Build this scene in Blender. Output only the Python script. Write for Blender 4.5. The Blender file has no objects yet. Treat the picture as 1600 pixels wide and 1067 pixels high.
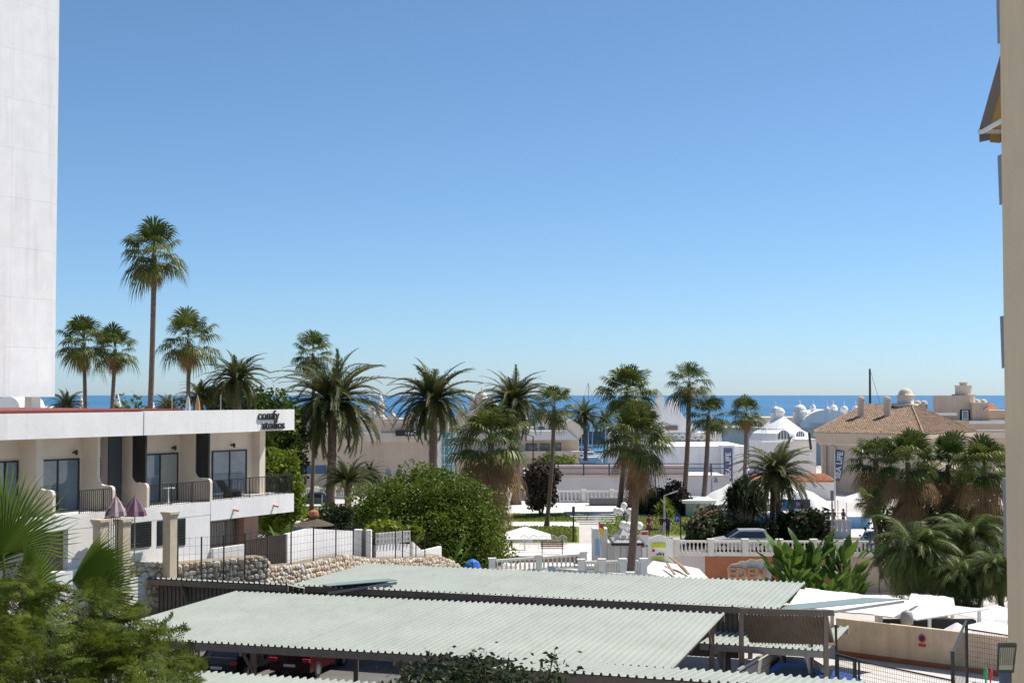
import bpy, bmesh, math, random
import numpy as np
from mathutils import Vector, Matrix
random.seed(7); np.random.seed(7)
R = math.radians
scene = bpy.context.scene
col = scene.collection
# ---------------------------------------------------------------- camera, sky, sun, exposure
CAMZ = 11.5; PITCH = R(2.15); FPX = 2222.0
cam_d = bpy.data.cameras.new('camera'); cam = bpy.data.objects.new('camera', cam_d); col.objects.link(cam)
cam.location = (0, 0, CAMZ); cam.rotation_euler = (R(90) + PITCH, 0, 0)
cam_d.sensor_width = 36; cam_d.lens = 50; cam_d.clip_start = 0.5; cam_d.clip_end = 60000
cam_d.dof.use_dof = True; cam_d.dof.focus_distance = 95; cam_d.dof.aperture_fstop = 5.6
scene.camera = cam
SUN_EL = R(56); SUN_AZ = R(61)        # azimuth from +Y (view direction) towards +X (right)
world = bpy.data.worlds.new('World'); scene.world = world; world.use_nodes = True
nt = world.node_tree; nt.nodes.clear()
sky = nt.nodes.new('ShaderNodeTexSky'); sky.sky_type = 'NISHITA'; sky.sun_disc = False
sky.sun_elevation = SUN_EL; sky.sun_rotation = SUN_AZ
sky.altitude = 0; sky.air_density = 0.7; sky.dust_density = 0.32; sky.ozone_density = 10.0
bgn = nt.nodes.new('ShaderNodeBackground'); bgn.inputs['Strength'].default_value = 0.110
wo = nt.nodes.new('ShaderNodeOutputWorld')
hs = nt.nodes.new('ShaderNodeHueSaturation'); hs.inputs['Hue'].default_value = 0.490; hs.inputs['Saturation'].default_value = 0.95; hs.inputs['Value'].default_value = 1.0
nt.links.new(sky.outputs[0], hs.inputs['Color']); nt.links.new(hs.outputs[0], bgn.inputs[0]); nt.links.new(bgn.outputs[0], wo.inputs[0])
sd = bpy.data.lights.new('sun', 'SUN'); sd.energy = 5.0; sd.angle = R(0.5); sd.color = (1, 0.94, 0.85)
sun = bpy.data.objects.new('sun', sd); col.objects.link(sun)
sv = Vector((math.cos(SUN_EL) * math.sin(SUN_AZ), math.cos(SUN_EL) * math.cos(SUN_AZ), math.sin(SUN_EL)))
sun.rotation_euler = sv.to_track_quat('Z', 'Y').to_euler(); sun.location = (60, 60, 120)
scene.view_settings.view_transform = 'Standard'; scene.view_settings.look = 'None'
scene.view_settings.exposure = 0.32; scene.view_settings.gamma = 1
# ---------------------------------------------------------------- place finding: photograph pixel (1600 wide) to a point in the place
def ray(px, py):
    xc = (px - 800) / FPX; yc = (533.5 - py) / FPX; c, s = math.cos(PITCH), math.sin(PITCH)
    return Vector((xc, c - yc * s, s + yc * c))
def W(px, py, D):
    d = ray(px, py); return Vector((0, 0, CAMZ)) + d * (D / d.y)
def G(px, py, z=0.0):
    d = ray(px, py); return Vector((0, 0, CAMZ)) + d * ((z - CAMZ) / d.z)
def PX(n, D): return n * D / FPX       # pixels to metres at a distance
# ---------------------------------------------------------------- materials
MATS = {}
def M(name, c=None, rough=0.7, var=0.12, scale=1.2, bump=0.0, bscale=20, metal=0.0, spec=0.4, streak=0.0, sdir=(2.2, 2.2, 0.12)):
    if name in MATS: return MATS[name]
    m = bpy.data.materials.new(name); m.use_nodes = True; t = m.node_tree; b = t.nodes['Principled BSDF']
    b.inputs['Roughness'].default_value = rough; b.inputs['Metallic'].default_value = metal
    b.inputs['Specular IOR Level'].default_value = spec
    geo = t.nodes.new('ShaderNodeNewGeometry')
    n = t.nodes.new('ShaderNodeTexNoise'); n.inputs['Scale'].default_value = scale; n.inputs['Detail'].default_value = 6
    n.inputs['Roughness'].default_value = 0.65
    t.links.new(geo.outputs['Position'], n.inputs['Vector'])
    mx = t.nodes.new('ShaderNodeMix'); mx.data_type = 'RGBA'
    mx.inputs[6].default_value = (*[max(0, x * (1 - var)) for x in c], 1)
    mx.inputs[7].default_value = (*[min(1, x * (1 + var)) for x in c], 1)
    rp = t.nodes.new('ShaderNodeMapRange'); rp.inputs[1].default_value = 0.32; rp.inputs[2].default_value = 0.68
    t.links.new(n.outputs['Fac'], rp.inputs[0]); t.links.new(rp.outputs[0], mx.inputs[0])
    if streak:
        mp = t.nodes.new('ShaderNodeMapping'); mp.inputs['Scale'].default_value = sdir; t.links.new(geo.outputs['Position'], mp.inputs[0])
        n3 = t.nodes.new('ShaderNodeTexNoise'); n3.inputs['Scale'].default_value = 1.0; n3.inputs['Detail'].default_value = 7; n3.inputs['Roughness'].default_value = 0.7; t.links.new(mp.outputs[0], n3.inputs['Vector'])
        r3 = t.nodes.new('ShaderNodeMapRange'); r3.inputs[1].default_value = 0.50; r3.inputs[2].default_value = 0.78; r3.inputs[3].default_value = 0.0; r3.inputs[4].default_value = streak; t.links.new(n3.outputs['Fac'], r3.inputs[0])
        m3 = t.nodes.new('ShaderNodeMix'); m3.data_type = 'RGBA'; m3.inputs[7].default_value = (c[0] * 0.42, c[1] * 0.38, c[2] * 0.33, 1); t.links.new(r3.outputs[0], m3.inputs[0]); t.links.new(mx.outputs[2], m3.inputs[6]); mx = m3
    t.links.new(mx.outputs[2], b.inputs['Base Color'])
    if bump:
        n2 = t.nodes.new('ShaderNodeTexNoise'); n2.inputs['Scale'].default_value = bscale; n2.inputs['Detail'].default_value = 4
        t.links.new(geo.outputs['Position'], n2.inputs['Vector'])
        bp = t.nodes.new('ShaderNodeBump'); bp.inputs['Strength'].default_value = bump; bp.inputs['Distance'].default_value = 0.05
        t.links.new(n2.outputs['Fac'], bp.inputs['Height']); t.links.new(bp.outputs[0], b.inputs['Normal'])
    MATS[name] = m; return m
def MLEAF(name, c, c2, trans=0.35, rough=0.55, scale=0.8):
    m = bpy.data.materials.new(name); m.use_nodes = True; t = m.node_tree; b = t.nodes['Principled BSDF']; out = t.nodes['Material Output']
    b.inputs['Roughness'].default_value = rough; b.inputs['Specular IOR Level'].default_value = 0.16
    geo = t.nodes.new('ShaderNodeNewGeometry'); oi = t.nodes.new('ShaderNodeObjectInfo')
    n = t.nodes.new('ShaderNodeTexNoise'); n.inputs['Scale'].default_value = scale; n.inputs['Detail'].default_value = 5
    t.links.new(geo.outputs['Position'], n.inputs['Vector'])
    ad = t.nodes.new('ShaderNodeMath'); ad.operation = 'MULTIPLY_ADD'; ad.inputs[1].default_value = 0.5
    t.links.new(oi.outputs['Random'], ad.inputs[0]); t.links.new(n.outputs['Fac'], ad.inputs[2])
    rp = t.nodes.new('ShaderNodeMapRange'); rp.inputs[1].default_value = 0.45; rp.inputs[2].default_value = 1.0
    t.links.new(ad.outputs[0], rp.inputs[0])
    mx = t.nodes.new('ShaderNodeMix'); mx.data_type = 'RGBA'
    mx.inputs[6].default_value = (*c, 1); mx.inputs[7].default_value = (*c2, 1)
    t.links.new(rp.outputs[0], mx.inputs[0]); t.links.new(mx.outputs[2], b.inputs['Base Color'])
    tr = t.nodes.new('ShaderNodeBsdfTranslucent'); t.links.new(mx.outputs[2], tr.inputs[0])
    ms = t.nodes.new('ShaderNodeMixShader'); ms.inputs[0].default_value = trans
    t.links.new(b.outputs[0], ms.inputs[1]); t.links.new(tr.outputs[0], ms.inputs[2]); t.links.new(ms.outputs[0], out.inputs[0])
    MATS[name] = m; return m
WHITE = M('white_render', (0.83, 0.81, 0.78), 0.8, 0.05, 0.8, 0.15, 6, streak=0.22)
WHITE2 = M('white_paint', (0.78, 0.77, 0.75), 0.6, 0.05, 2.0)
TOWER = M('tower_stucco', (0.76, 0.755, 0.74), 0.9, 0.05, 1.2, 0.22, 16, streak=0.28)
STUDIO = M('studio_cream_render', (0.72, 0.62, 0.51), 0.85, 0.05, 0.8, 0.1, 6)
CREAM = M('cream_wall', (0.66, 0.58, 0.48), 0.85, 0.08, 0.5, 0.1, 5, streak=0.35)
BEIGE = M('beige_wall', (0.58, 0.47, 0.37), 0.85, 0.08, 0.5, 0.1, 5, streak=0.3)
RIGHTW = M('cream_block_paint', (0.78, 0.60, 0.38), 0.85, 0.06, 0.6, 0.2, 12, streak=0.3)  # warm cream paint of the right hand block, same on all sides
PINK = M('pink_wall', (0.60, 0.36, 0.27), 0.85, 0.1, 0.8)
TERRA = M('terracotta_wall', (0.38, 0.15, 0.075), 0.85, 0.12, 0.8, 0.1, 6)
MAUVE = M('mauve_wall', (0.62, 0.56, 0.55), 0.85, 0.05, 0.6)
TANW = M('tan_wall', (0.62, 0.48, 0.33), 0.85, 0.14, 1.2, 0.1, 8, streak=0.5)
REDB = M('red_base', (0.36, 0.13, 0.06), 0.8, 0.15, 2)
REDROOF = M('red_membrane', (0.20, 0.045, 0.035), 0.7, 0.15, 2)
MINT = M('mint_sheet', (0.37, 0.40, 0.35), 0.55, 0.07, 0.35, 0, 0, 0.0, 0.5, streak=0.22, sdir=(2.6, 0.5, 1))
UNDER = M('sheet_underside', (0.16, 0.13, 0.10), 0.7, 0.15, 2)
STEEL = M('brown_steel', (0.20, 0.155, 0.12), 0.6, 0.15, 3)
GREYST = M('grey_steel', (0.33, 0.31, 0.29), 0.55, 0.12, 3)
DARK = M('dark_metal', (0.025, 0.025, 0.025), 0.5, 0.2, 3)
FENCEG = M('fence_green_black', (0.022, 0.027, 0.024), 0.5, 0.2, 3)
GLASS = M('window_glass', (0.13, 0.20, 0.25), 0.05, 0.35, 0.5, 0, 0, 0, 1.0)  # blue sky reflection and pale curtains behind are put into the base colour
TEAL = M('teal_glass', (0.10, 0.33, 0.36), 0.12, 0.15, 0.6, 0, 0, 0, 0.9)
CURTAIN = M('curtain_grey_green', (0.34, 0.36, 0.30), 0.8, 0.1, 4)
STONE = [M('stone_%d' % i, c, 0.9, 0.22, 6, 0.3, 25) for i, c in enumerate([(0.58, 0.48, 0.35), (0.66, 0.59, 0.48), (0.48, 0.36, 0.24), (0.60, 0.54, 0.46), (0.52, 0.42, 0.31)])]
PALEP = M('pale_pink_render', (0.56, 0.44, 0.38), 0.85, 0.08, 0.8)
GREYW = M('grey_white_render', (0.58, 0.565, 0.58), 0.85, 0.05, 0.5)
MORTAR = M('mortar', (0.27, 0.225, 0.175), 0.95, 0.2, 6)
COLST = M('column_stone', (0.55, 0.46, 0.33), 0.85, 0.12, 4)
PAVE = M('paving', (0.52, 0.48, 0.44), 0.9, 0.10, 0.4, 0.1, 8)
PLAZA = M('white_paving', (0.72, 0.68, 0.63), 0.85, 0.05, 0.7)
ASPH = M('asphalt', (0.13, 0.125, 0.12), 0.9, 0.15, 0.8)
PATHB = M('brick_path', (0.36, 0.22, 0.16), 0.9, 0.15, 1.5)
LAWN = M('lawn_ground', (0.16, 0.20, 0.045), 0.95, 0.35, 0.9, 0.5, 40)
TILE = M('clay_tile', (0.33, 0.225, 0.15), 0.85, 0.45, 1.8, 0.2, 6)
TILE2 = M('orange_tile', (0.46, 0.20, 0.11), 0.85, 0.3, 2.5)
TENT = M('tent_fabric', (0.80, 0.79, 0.77), 0.7, 0.03, 1)
BLUE = M('blue_panel', (0.012, 0.085, 0.24), 0.5, 0.2, 0.8)
LBLUE = M('light_blue', (0.22, 0.42, 0.62), 0.5, 0.1, 1)
NAVY = M('navy_banner', (0.13, 0.14, 0.25), 0.7, 0.08, 1)
LAMPB = M('lamp_blue_iron', (0.03, 0.06, 0.12), 0.5, 0.2, 4)
GLOBE = M('opal_globe', (0.85, 0.82, 0.74), 0.3, 0.03, 4)
LIME = M('lime_print', (0.55, 0.62, 0.06), 0.6, 0.15, 8)
REDP = M('red_print', (0.55, 0.03, 0.05), 0.6, 0.1, 3)
YELP = M('yellow_print', (0.80, 0.50, 0.04), 0.6, 0.1, 3)
GREENP = M('green_print', (0.05, 0.35, 0.14), 0.6, 0.1, 3)
WOOD = M('timber', (0.33, 0.22, 0.13), 0.8, 0.25, 5)
PURP = M('purple_canvas', (0.20, 0.12, 0.16), 0.85, 0.2, 3)
PINKC = M('faded_mauve_canvas', (0.42, 0.30, 0.31), 0.85, 0.15, 3)
AWN1 = M('awning_ochre', (0.42, 0.28, 0.10), 0.85, 0.08, 3); AWN2 = M('awning_grey', (0.20, 0.19, 0.19), 0.85, 0.08, 3)
GREYSH = M('grey_shutter', (0.26, 0.27, 0.29), 0.6, 0.08, 3)
LENS = M('lamp_lens', (0.85, 0.78, 0.52), 0.25, 0.1, 12); LAMPG = M('lamp_housing', (0.16, 0.145, 0.12), 0.5, 0.1, 6)
TRUNKW = M('palm_trunk_slim', (0.15, 0.105, 0.08), 0.95, 0.3, 6, 0.6, 14)
TRUNKP = M('palm_trunk_rough', (0.15, 0.11, 0.085), 0.95, 0.45, 5, 0.8, 9)
BARK = M('bark', (0.12, 0.09, 0.07), 0.95, 0.3, 6)
RUBBER = M('rubber', (0.02, 0.02, 0.02), 0.8, 0.1, 5); CHROME = M('wheel_rim', (0.45, 0.45, 0.46), 0.3, 0.1, 5, 0, 0, 0.8)
PLATE = M('number_plate', (0.75, 0.75, 0.72), 0.5, 0.03, 5); CARGLASS = M('car_glass', (0.025, 0.03, 0.035), 0.05, 0.1, 1, 0, 0, 0, 1)
SKIN = M('skin', (0.45, 0.26, 0.18), 0.6, 0.06, 9); HAIR = M('hair', (0.03, 0.02, 0.015), 0.7, 0.2, 9)
FANG = MLEAF('fan_green', (0.038, 0.064, 0.014), (0.150, 0.175, 0.040), 0.27, 0.42)
FAND = MLEAF('fan_dead', (0.17, 0.105, 0.05), (0.34, 0.23, 0.115), 0.25, 0.8)
PINN = MLEAF('date_green', (0.045, 0.063, 0.020), (0.160, 0.165, 0.055), 0.24, 0.42)
PINND = MLEAF('date_dry', (0.17, 0.13, 0.06), (0.30, 0.22, 0.11), 0.2, 0.8)
FICUS = MLEAF('ficus_leaf', (0.034, 0.068, 0.010), (0.140, 0.190, 0.026), 0.25, 0.55, 0.7)
BRIGHT = MLEAF('bright_leaf', (0.12, 0.17, 0.018), (0.26, 0.31, 0.035), 0.4, 0.5, 0.8)
DARKL = MLEAF('dark_leaf', (0.020, 0.036, 0.014), (0.060, 0.085, 0.028), 0.25)
PURL = MLEAF('purple_leaf', (0.040, 0.030, 0.028), (0.105, 0.080, 0.055), 0.25)
OLEA = MLEAF('oleander_leaf', (0.040, 0.062, 0.024), (0.095, 0.125, 0.050), 0.25)
FLOW = MLEAF('oleander_flower', (0.35, 0.14, 0.15), (0.55, 0.30, 0.28), 0.3)
BANA = MLEAF('banana_leaf', (0.050, 0.095, 0.016), (0.12, 0.20, 0.035), 0.35, 0.4)
FEATH = MLEAF('feathery_leaf', (0.060, 0.100, 0.012), (0.195, 0.235, 0.030), 0.40, 0.5, 2.5)
NEARF = MLEAF('near_fan_leaf', (0.095, 0.165, 0.022), (0.18, 0.26, 0.045), 0.5, 0.4, 1.0)
QUEEN = MLEAF('queen_palm_leaf', (0.055, 0.088, 0.024), (0.165, 0.200, 0.060), 0.36, 0.45)
GRASS = MLEAF('grass_blade', (0.13, 0.17, 0.030), (0.24, 0.27, 0.060), 0.3)
# ---------------------------------------------------------------- mesh builder
class MB:
    def __init__(s): s.v = []; s.f = []; s.mi = []; s.cur = 0
    def add(s, vs, fs):
        o = len(s.v); s.v += [tuple(v) for v in vs]; s.f += [tuple(i + o for i in f) for f in fs]; s.mi += [s.cur] * len(fs); return s
    def quad(s, a, b, c, d): return s.add([a, b, c, d], [(0, 1, 2, 3)])
    def hexa(s, p):          # 8 points: bottom 4 ccw, top 4
        return s.add(p, [(3, 2, 1, 0), (4, 5, 6, 7), (0, 1, 5, 4), (1, 2, 6, 5), (2, 3, 7, 6), (3, 0, 4, 7)])
    def box(s, x0, x1, y0, y1, z0, z1):
        return s.hexa([(x0, y0, z0), (x1, y0, z0), (x1, y1, z0), (x0, y1, z0), (x0, y0, z1), (x1, y0, z1), (x1, y1, z1), (x0, y1, z1)])
    def bar(s, a, b, w, h=None):
        a = Vector(a); b = Vector(b); h = h or w; d = (b - a).normalized()
        up = Vector((0, 0, 1)) if abs(d.z) < 0.95 else Vector((0, 1, 0))
        x = d.cross(up).normalized() * w / 2; y = x.cross(d).normalized() * h / 2
        return s.hexa([a - x - y, a + x - y, b + x - y, b - x - y, a - x + y, a + x + y, b + x + y, b - x + y])
    def tube(s, pts, rad, n=8, caps=True):
        pts = [Vector(p) for p in pts]; rad = rad if isinstance(rad, (list, tuple)) else [rad] * len(pts); vs = []; fs = []
        for i, p in enumerate(pts):
            d = (pts[min(i + 1, len(pts) - 1)] - pts[max(i - 1, 0)]).normalized()
            up = Vector((1, 0, 0)) if abs(d.z) > 0.7 else Vector((0, 0, 1))
            x = d.cross(up).normalized(); y = d.cross(x)
            for k in range(n):
                a = 2 * math.pi * k / n; vs.append(p + (x * math.cos(a) + y * math.sin(a)) * rad[i])
        for i in range(len(pts) - 1):
            for k in range(n):
                a = i * n + k; b = i * n + (k + 1) % n; fs.append((a, b, b + n, a + n))
        if caps: fs.append(tuple(range(n - 1, -1, -1))); fs.append(tuple(range((len(pts) - 1) * n, len(pts) * n)))
        return s.add(vs, fs)
    def lathe(s, c, prof, n=12):   # prof: (radius, z)
        c = Vector(c); vs = []; fs = []
        for r, z in prof:
            for k in range(n):
                a = 2 * math.pi * k / n; vs.append(c + Vector((r * math.cos(a), r * math.sin(a), z)))
        for i in range(len(prof) - 1):
            for k in range(n):
                a = i * n + k; b = i * n + (k + 1) % n; fs.append((a, b, b + n, a + n))
        fs.append(tuple(range(n - 1, -1, -1))); fs.append(tuple(range((len(prof) - 1) * n, len(prof) * n)))
        return s.add(vs, fs)
    def prism(s, poly, off):     # planar polygon extruded by a vector
        n = len(poly); off = Vector(off); p = [Vector(q) for q in poly]
        return s.add(p + [q + off for q in p], [tuple(range(n - 1, -1, -1)), tuple(range(n, 2 * n))] + [(i, (i + 1) % n, (i + 1) % n + n, i + n) for i in range(n)])
    def mesh(s, name, mats, smooth=False):
        me = bpy.data.meshes.new(name); me.from_pydata(s.v, [], s.f)
        mats = mats if isinstance(mats, (list, tuple)) else [mats]
        for m in mats: me.materials.append(m)
        if len(mats) > 1: me.polygons.foreach_set('material_index', s.mi)
        if smooth: me.polygons.foreach_set('use_smooth', [True] * len(me.polygons))
        bm = bmesh.new(); bm.from_mesh(me); bmesh.ops.recalc_face_normals(bm, faces=bm.faces); bm.to_mesh(me); bm.free()
        return me
    def build(s, name, mats, parent=None, smooth=False):
        return obj(name, s.mesh(name, mats, smooth), parent)
def obj(name, me, parent=None, loc=None, rz=0.0, sc=None):
    o = bpy.data.objects.new(name, me); col.objects.link(o)
    if parent is not None:
        o.parent = parent
        if loc is None and parent.get('_w'):       # geometry given in world coordinates
            o.matrix_parent_inverse = parent_mat(parent).inverted(); o['_w'] = 1
    if loc is not None: o.location = loc
    if rz: o.rotation_euler.z = rz
    if sc: o.scale = (sc, sc, sc) if not isinstance(sc, (tuple, list)) else sc
    return o
def parent_mat(p):
    m = Matrix.LocRotScale(p.location, p.rotation_euler, p.scale)
    return (parent_mat(p.parent) @ p.matrix_parent_inverse @ m) if p.parent else m
def tag(o, label, cat, group=None):
    o['label'] = label; o['category'] = cat
    if group: o['group'] = group
    return o
def thing(name, label, cat, loc=(0, 0, 0), group=None, world=True, rz=0.0):
    o = bpy.data.objects.new(name, None); col.objects.link(o); o.location = loc; o.rotation_euler.z = rz
    o.empty_display_size = 0.3
    if world: o['_w'] = 1
    return tag(o, label, cat, group)
def struct(o): o['kind'] = 'structure'; return o
def stuff(o): o['kind'] = 'stuff'; return o
def text_mesh(s, size, mat, extrude=0.01, bold=0.0):
    cu = bpy.data.curves.new('t', 'FONT'); cu.body = s; cu.size = size; cu.extrude = extrude; cu.align_x = 'CENTER'; cu.offset = bold
    cu.resolution_u = 3
    o = bpy.data.objects.new('t', cu); me = bpy.data.meshes.new_from_object(o); me.materials.clear(); me.materials.append(mat)
    bpy.data.objects.remove(o); bpy.data.curves.remove(cu); return me
def put_text(name, s, size, mat, parent, origin, xdir, updir, extrude=0.01, bold=0.0):
    me = text_mesh(s, size, mat, extrude, bold); x = Vector(xdir).normalized(); y = Vector(updir).normalized(); z = x.cross(y)
    me.transform(Matrix.Translation(origin) @ Matrix((x, y, z)).transposed().to_4x4())
    return obj(name, me, parent)
# ---------------------------------------------------------------- ground, sea and setting
def sheet(name, pts, z, mat, parent=None):
    m = MB(); m.add([(p[0], p[1], z) for p in pts], [tuple(range(len(pts)))]); return struct(m.build(name, mat, parent))
m = MB()
xb = [-900, 4.6, 44, 900]; yb = [-60, 79, 102.6, 232]
for i in range(3):
    for j in range(3):
        if i == 1 and j == 1: continue
        m.quad((xb[i], yb[j], 0), (xb[i + 1], yb[j], 0), (xb[i + 1], yb[j + 1], 0), (xb[i], yb[j + 1], 0))
for a, b in (((4.6, 79), (44, 79)), ((44, 79), (44, 102.6)), ((44, 102.6), (4.6, 102.6)), ((4.6, 102.6), (4.6, 79))):
    m.quad((*a, 0), (*b, 0), (*b, -2.6), (*a, -2.6))
m.quad((-900, 232, 0), (900, 232, 0), (900, 232, -6), (-900, 232, -6))
struct(m.build('ground', PAVE))
sheet('sunken_terrace', [(4.6, 79), (44, 79), (44, 102.6), (4.6, 102.6)], -2.55, PLAZA)
def sea_mat():
    m = bpy.data.materials.new('sea_water'); m.use_nodes = True; t = m.node_tree; b = t.nodes['Principled BSDF']
    b.inputs['Base Color'].default_value = (0.012, 0.085, 0.20, 1); b.inputs['Roughness'].default_value = 0.32
    b.inputs['Specular IOR Level'].default_value = 0.35
    geo = t.nodes.new('ShaderNodeNewGeometry'); mp = t.nodes.new('ShaderNodeMapping'); mp.inputs['Scale'].default_value = (0.05, 0.16, 0.1)
    n = t.nodes.new('ShaderNodeTexNoise'); n.inputs['Scale'].default_value = 1.0; n.inputs['Detail'].default_value = 8; n.inputs['Roughness'].default_value = 0.7
    t.links.new(geo.outputs['Position'], mp.inputs[0]); t.links.new(mp.outputs[0], n.inputs['Vector'])
    bp = t.nodes.new('ShaderNodeBump'); bp.inputs['Strength'].default_value = 0.6; bp.inputs['Distance'].default_value = 1.2
    t.links.new(n.outputs['Fac'], bp.inputs['Height']); t.links.new(bp.outputs[0], b.inputs['Normal'])
    mp2 = t.nodes.new('ShaderNodeMapping'); mp2.inputs['Scale'].default_value = (0.0006, 0.004, 0.1)
    n2 = t.nodes.new('ShaderNodeTexNoise'); n2.inputs['Scale'].default_value = 1.0; n2.inputs['Detail'].default_value = 5
    t.links.new(geo.outputs['Position'], mp2.inputs[0]); t.links.new(mp2.outputs[0], n2.inputs['Vector'])
    mx = t.nodes.new('ShaderNodeMix'); mx.data_type = 'RGBA'; mx.inputs[6].default_value = (0.022, 0.120, 0.245, 1); mx.inputs[7].default_value = (0.050, 0.165, 0.310, 1)
    rp = t.nodes.new('ShaderNodeMapRange'); rp.inputs[1].default_value = 0.35; rp.inputs[2].default_value = 0.65
    t.links.new(n2.outputs['Fac'], rp.inputs[0]); t.links.new(rp.outputs[0], mx.inputs[0]); t.links.new(mx.outputs[2], b.inputs['Base Color'])
    return m
sheet('sea', [(-30000, 230), (30000, 230), (30000, 45000), (-30000, 45000)], -3.0, sea_mat())
def strip(name, px0, px1, y0, y1, mat, z, extra=0):     # a level patch seen between two picture rows
    a = G(px0, y1, z); b = G(px1, y1, z); c = G(px1 + extra, y0, z); d = G(px0 - extra, y0, z)
    return sheet(name, [(p.x, p.y) for p in (a, b, c, d)], z, mat)
strip('plaza', 760, 1130, 778, 801, PLAZA, 0.004)
strip('lawn', 790, 930, 802, 815, LAWN, 0.004); strip('lawn', 935, 1110, 806, 838, LAWN, 0.004)
strip('path', 740, 905, 815.5, 822, PLAZA, 0.008); strip('lawn', 790, 905, 822.5, 848, LAWN, 0.004)
strip('lawn', 440, 640, 793, 812, LAWN, 0.004)
strip('road', 1000, 1600, 839, 866, ASPH, 0.004)
strip('white_terrace', 1290, 1600, 800, 838, PLAZA, 0.004)
strip('path', 700, 930, 850, 884, PLAZA, 0.006)
for k in range(6):      # plaza steps
    a = G(906 + (k * -5), 819 - k * 3.2, 0); b = G(962 + k * 0, 819 - k * 3.2, 0)
    mm = MB(); mm.box(a.x, b.x, a.y, a.y + 0.55, 0.0, 0.10 + 0.02 * k); struct(mm.build('step', PLAZA))
# ---------------------------------------------------------------- vegetation kit
def fan_mesh(name, e, mat, L=1.0, petiole=0.75, n=24, droop=0.5, spread=118, seed=0, dead=False):
    rnd = random.Random(seed); m = MB(); ce, se = math.cos(R(e)), math.sin(R(e))
    fwd = Vector((ce, 0, se)); side = Vector((0, 1, 0)); nrm = fwd.cross(side) * -1
    if nrm.z < 0 and e > -60: nrm = -nrm
    P = [Vector((0, 0, 0)) + fwd * petiole * t + Vector((0, 0, -0.10 * petiole * t * t)) for t in (0, 0.5, 1)]
    for a, b in zip(P, P[1:]): m.add([a - side * 0.02, a + side * 0.02, b + side * 0.014, b - side * 0.014], [(0, 1, 2, 3)])
    hub = P[-1]
    for k in range(n):
        a = R(-spread + 2 * spread * (k + 0.5) / n) + rnd.uniform(-0.03, 0.03)
        l = 1.12 * L * (0.70 + 0.30 * math.cos(a * 0.75)) * rnd.uniform(0.88, 1.06)
        d = fwd * math.cos(a) + side * math.sin(a); da = R(spread / n) * 0.98
        dl = fwd * math.cos(a - da) + side * math.sin(a - da); dr = fwd * math.cos(a + da) + side * math.sin(a + da)
        cup = nrm * (0.10 * L * (1 - abs(math.sin(a)) * 0.3)); fold = nrm * 0.03 * L * (1 if k % 2 else -1)
        def at(t, dd, w): 
            g = droop * max(0, t - 0.35) ** 1.7 * l * 1.6
            return hub + dd * l * t + cup * math.sin(t * 2.2) * 0.5 + Vector((0, 0, -g)) - d * g * 0.35 + (fold if w else Vector())
        tj = 0.52 if not dead else 0.3
        ml, mr = at(tj, dl, 1), at(tj, dr, 1)
        c1 = at(0.78, d, 0); w1 = (mr - ml) * 0.26; tip = at(1.0 + rnd.uniform(-0.05, 0.08), d, 0)
        m.add([hub, ml, mr, c1 - w1, c1 + w1, tip], [(0, 1, 2), (1, 3, 4, 2), (3, 5, 4)])
    return m.mesh(name, mat)
def pinnate_mesh(name, e, mat, L=4.0, bend=75, npair=42, ll=0.5, seed=0, vee=28, ang=50, wid=0.032):
    rnd = random.Random(seed); m = MB(); S = 14; pts = [Vector((0, 0, 0))]; dirs = []
    for i in range(S):
        t = (i + 0.5) / S; a = R(e - bend * t ** 1.25); d = Vector((math.cos(a), 0, math.sin(a))); dirs.append(d); pts.append(pts[-1] + d * L / S)
    for i in range(S):
        w0 = 0.045 * (1 - i / S) + 0.008; w1 = 0.045 * (1 - (i + 1) / S) + 0.008
        m.add([pts[i] + Vector((0, -w0, 0)), pts[i] + Vector((0, w0, 0)), pts[i + 1] + Vector((0, w1, 0)), pts[i + 1] + Vector((0, -w1, 0))], [(0, 1, 2, 3)])
    for k in range(npair):
        t = 0.10 + 0.90 * (k + 0.5) / npair; f = t * S; i = min(int(f), S - 1); p = pts[i].lerp(pts[i + 1], f - i); d = dirs[i]
        up = Vector((-d.z, 0, d.x)); l = ll * (0.45 + 0.75 * math.sin(min(1, t * 1.15 + 0.12) * math.pi) ** 0.6)
        for sgn in (-1, 1):
            aa = R(ang - 22 * t + rnd.uniform(-9, 9)); v = R(vee + rnd.uniform(-16, 16))
            q = d * math.cos(aa) + (Vector((0, sgn, 0)) * math.cos(v) + up * math.sin(v)) * math.sin(aa)
            wv = d * wid; mid = p + q * l * 0.55; tip = p + q * l + Vector((0, 0, -0.16 * l))
            m.add([p, mid - wv, tip, mid + wv], [(0, 1, 2, 3)])
    return m.mesh(name, mat)
FANE = [78, 55, 32, 10, -12, -35, -58, -76]
FAN = {e: [fan_mesh('frond', e, FANG, 1.0, 0.85, 24, 0.35 + 0.55 * (78 - e) / 154, 115, s * 31 + e) for s in range(3)] for e in FANE}
FANX = {e: [fan_mesh('dead_frond', e, FAND, 0.85, 0.7, 18, 0.9, 80, s * 17 + e + 500, True) for s in range(2)] for e in (-35, -58, -76, -86)}
PINE = [80, 62, 45, 28, 10, -10, -30]
PIN = {e: [pinnate_mesh('frond', e, PINN, 1.0, 58 + 20 * s, 62, 0.15, s * 13 + e, 24, 46, 0.0095) for s in range(3)] for e in PINE}
PIND = {e: [pinnate_mesh('dry_frond', e, PINND, 0.85, 45, 30, 0.12, s + e + 900, 10, 35, 0.008) for s in range(2)] for e in (-45, -70)}
QUE = {e: [pinnate_mesh('frond', e, QUEEN, 1.0, 95 + 20 * s, 84, 0.23, s * 7 + e + 300, -14, 60, 0.006) for s in range(3)] for e in PINE}
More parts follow.
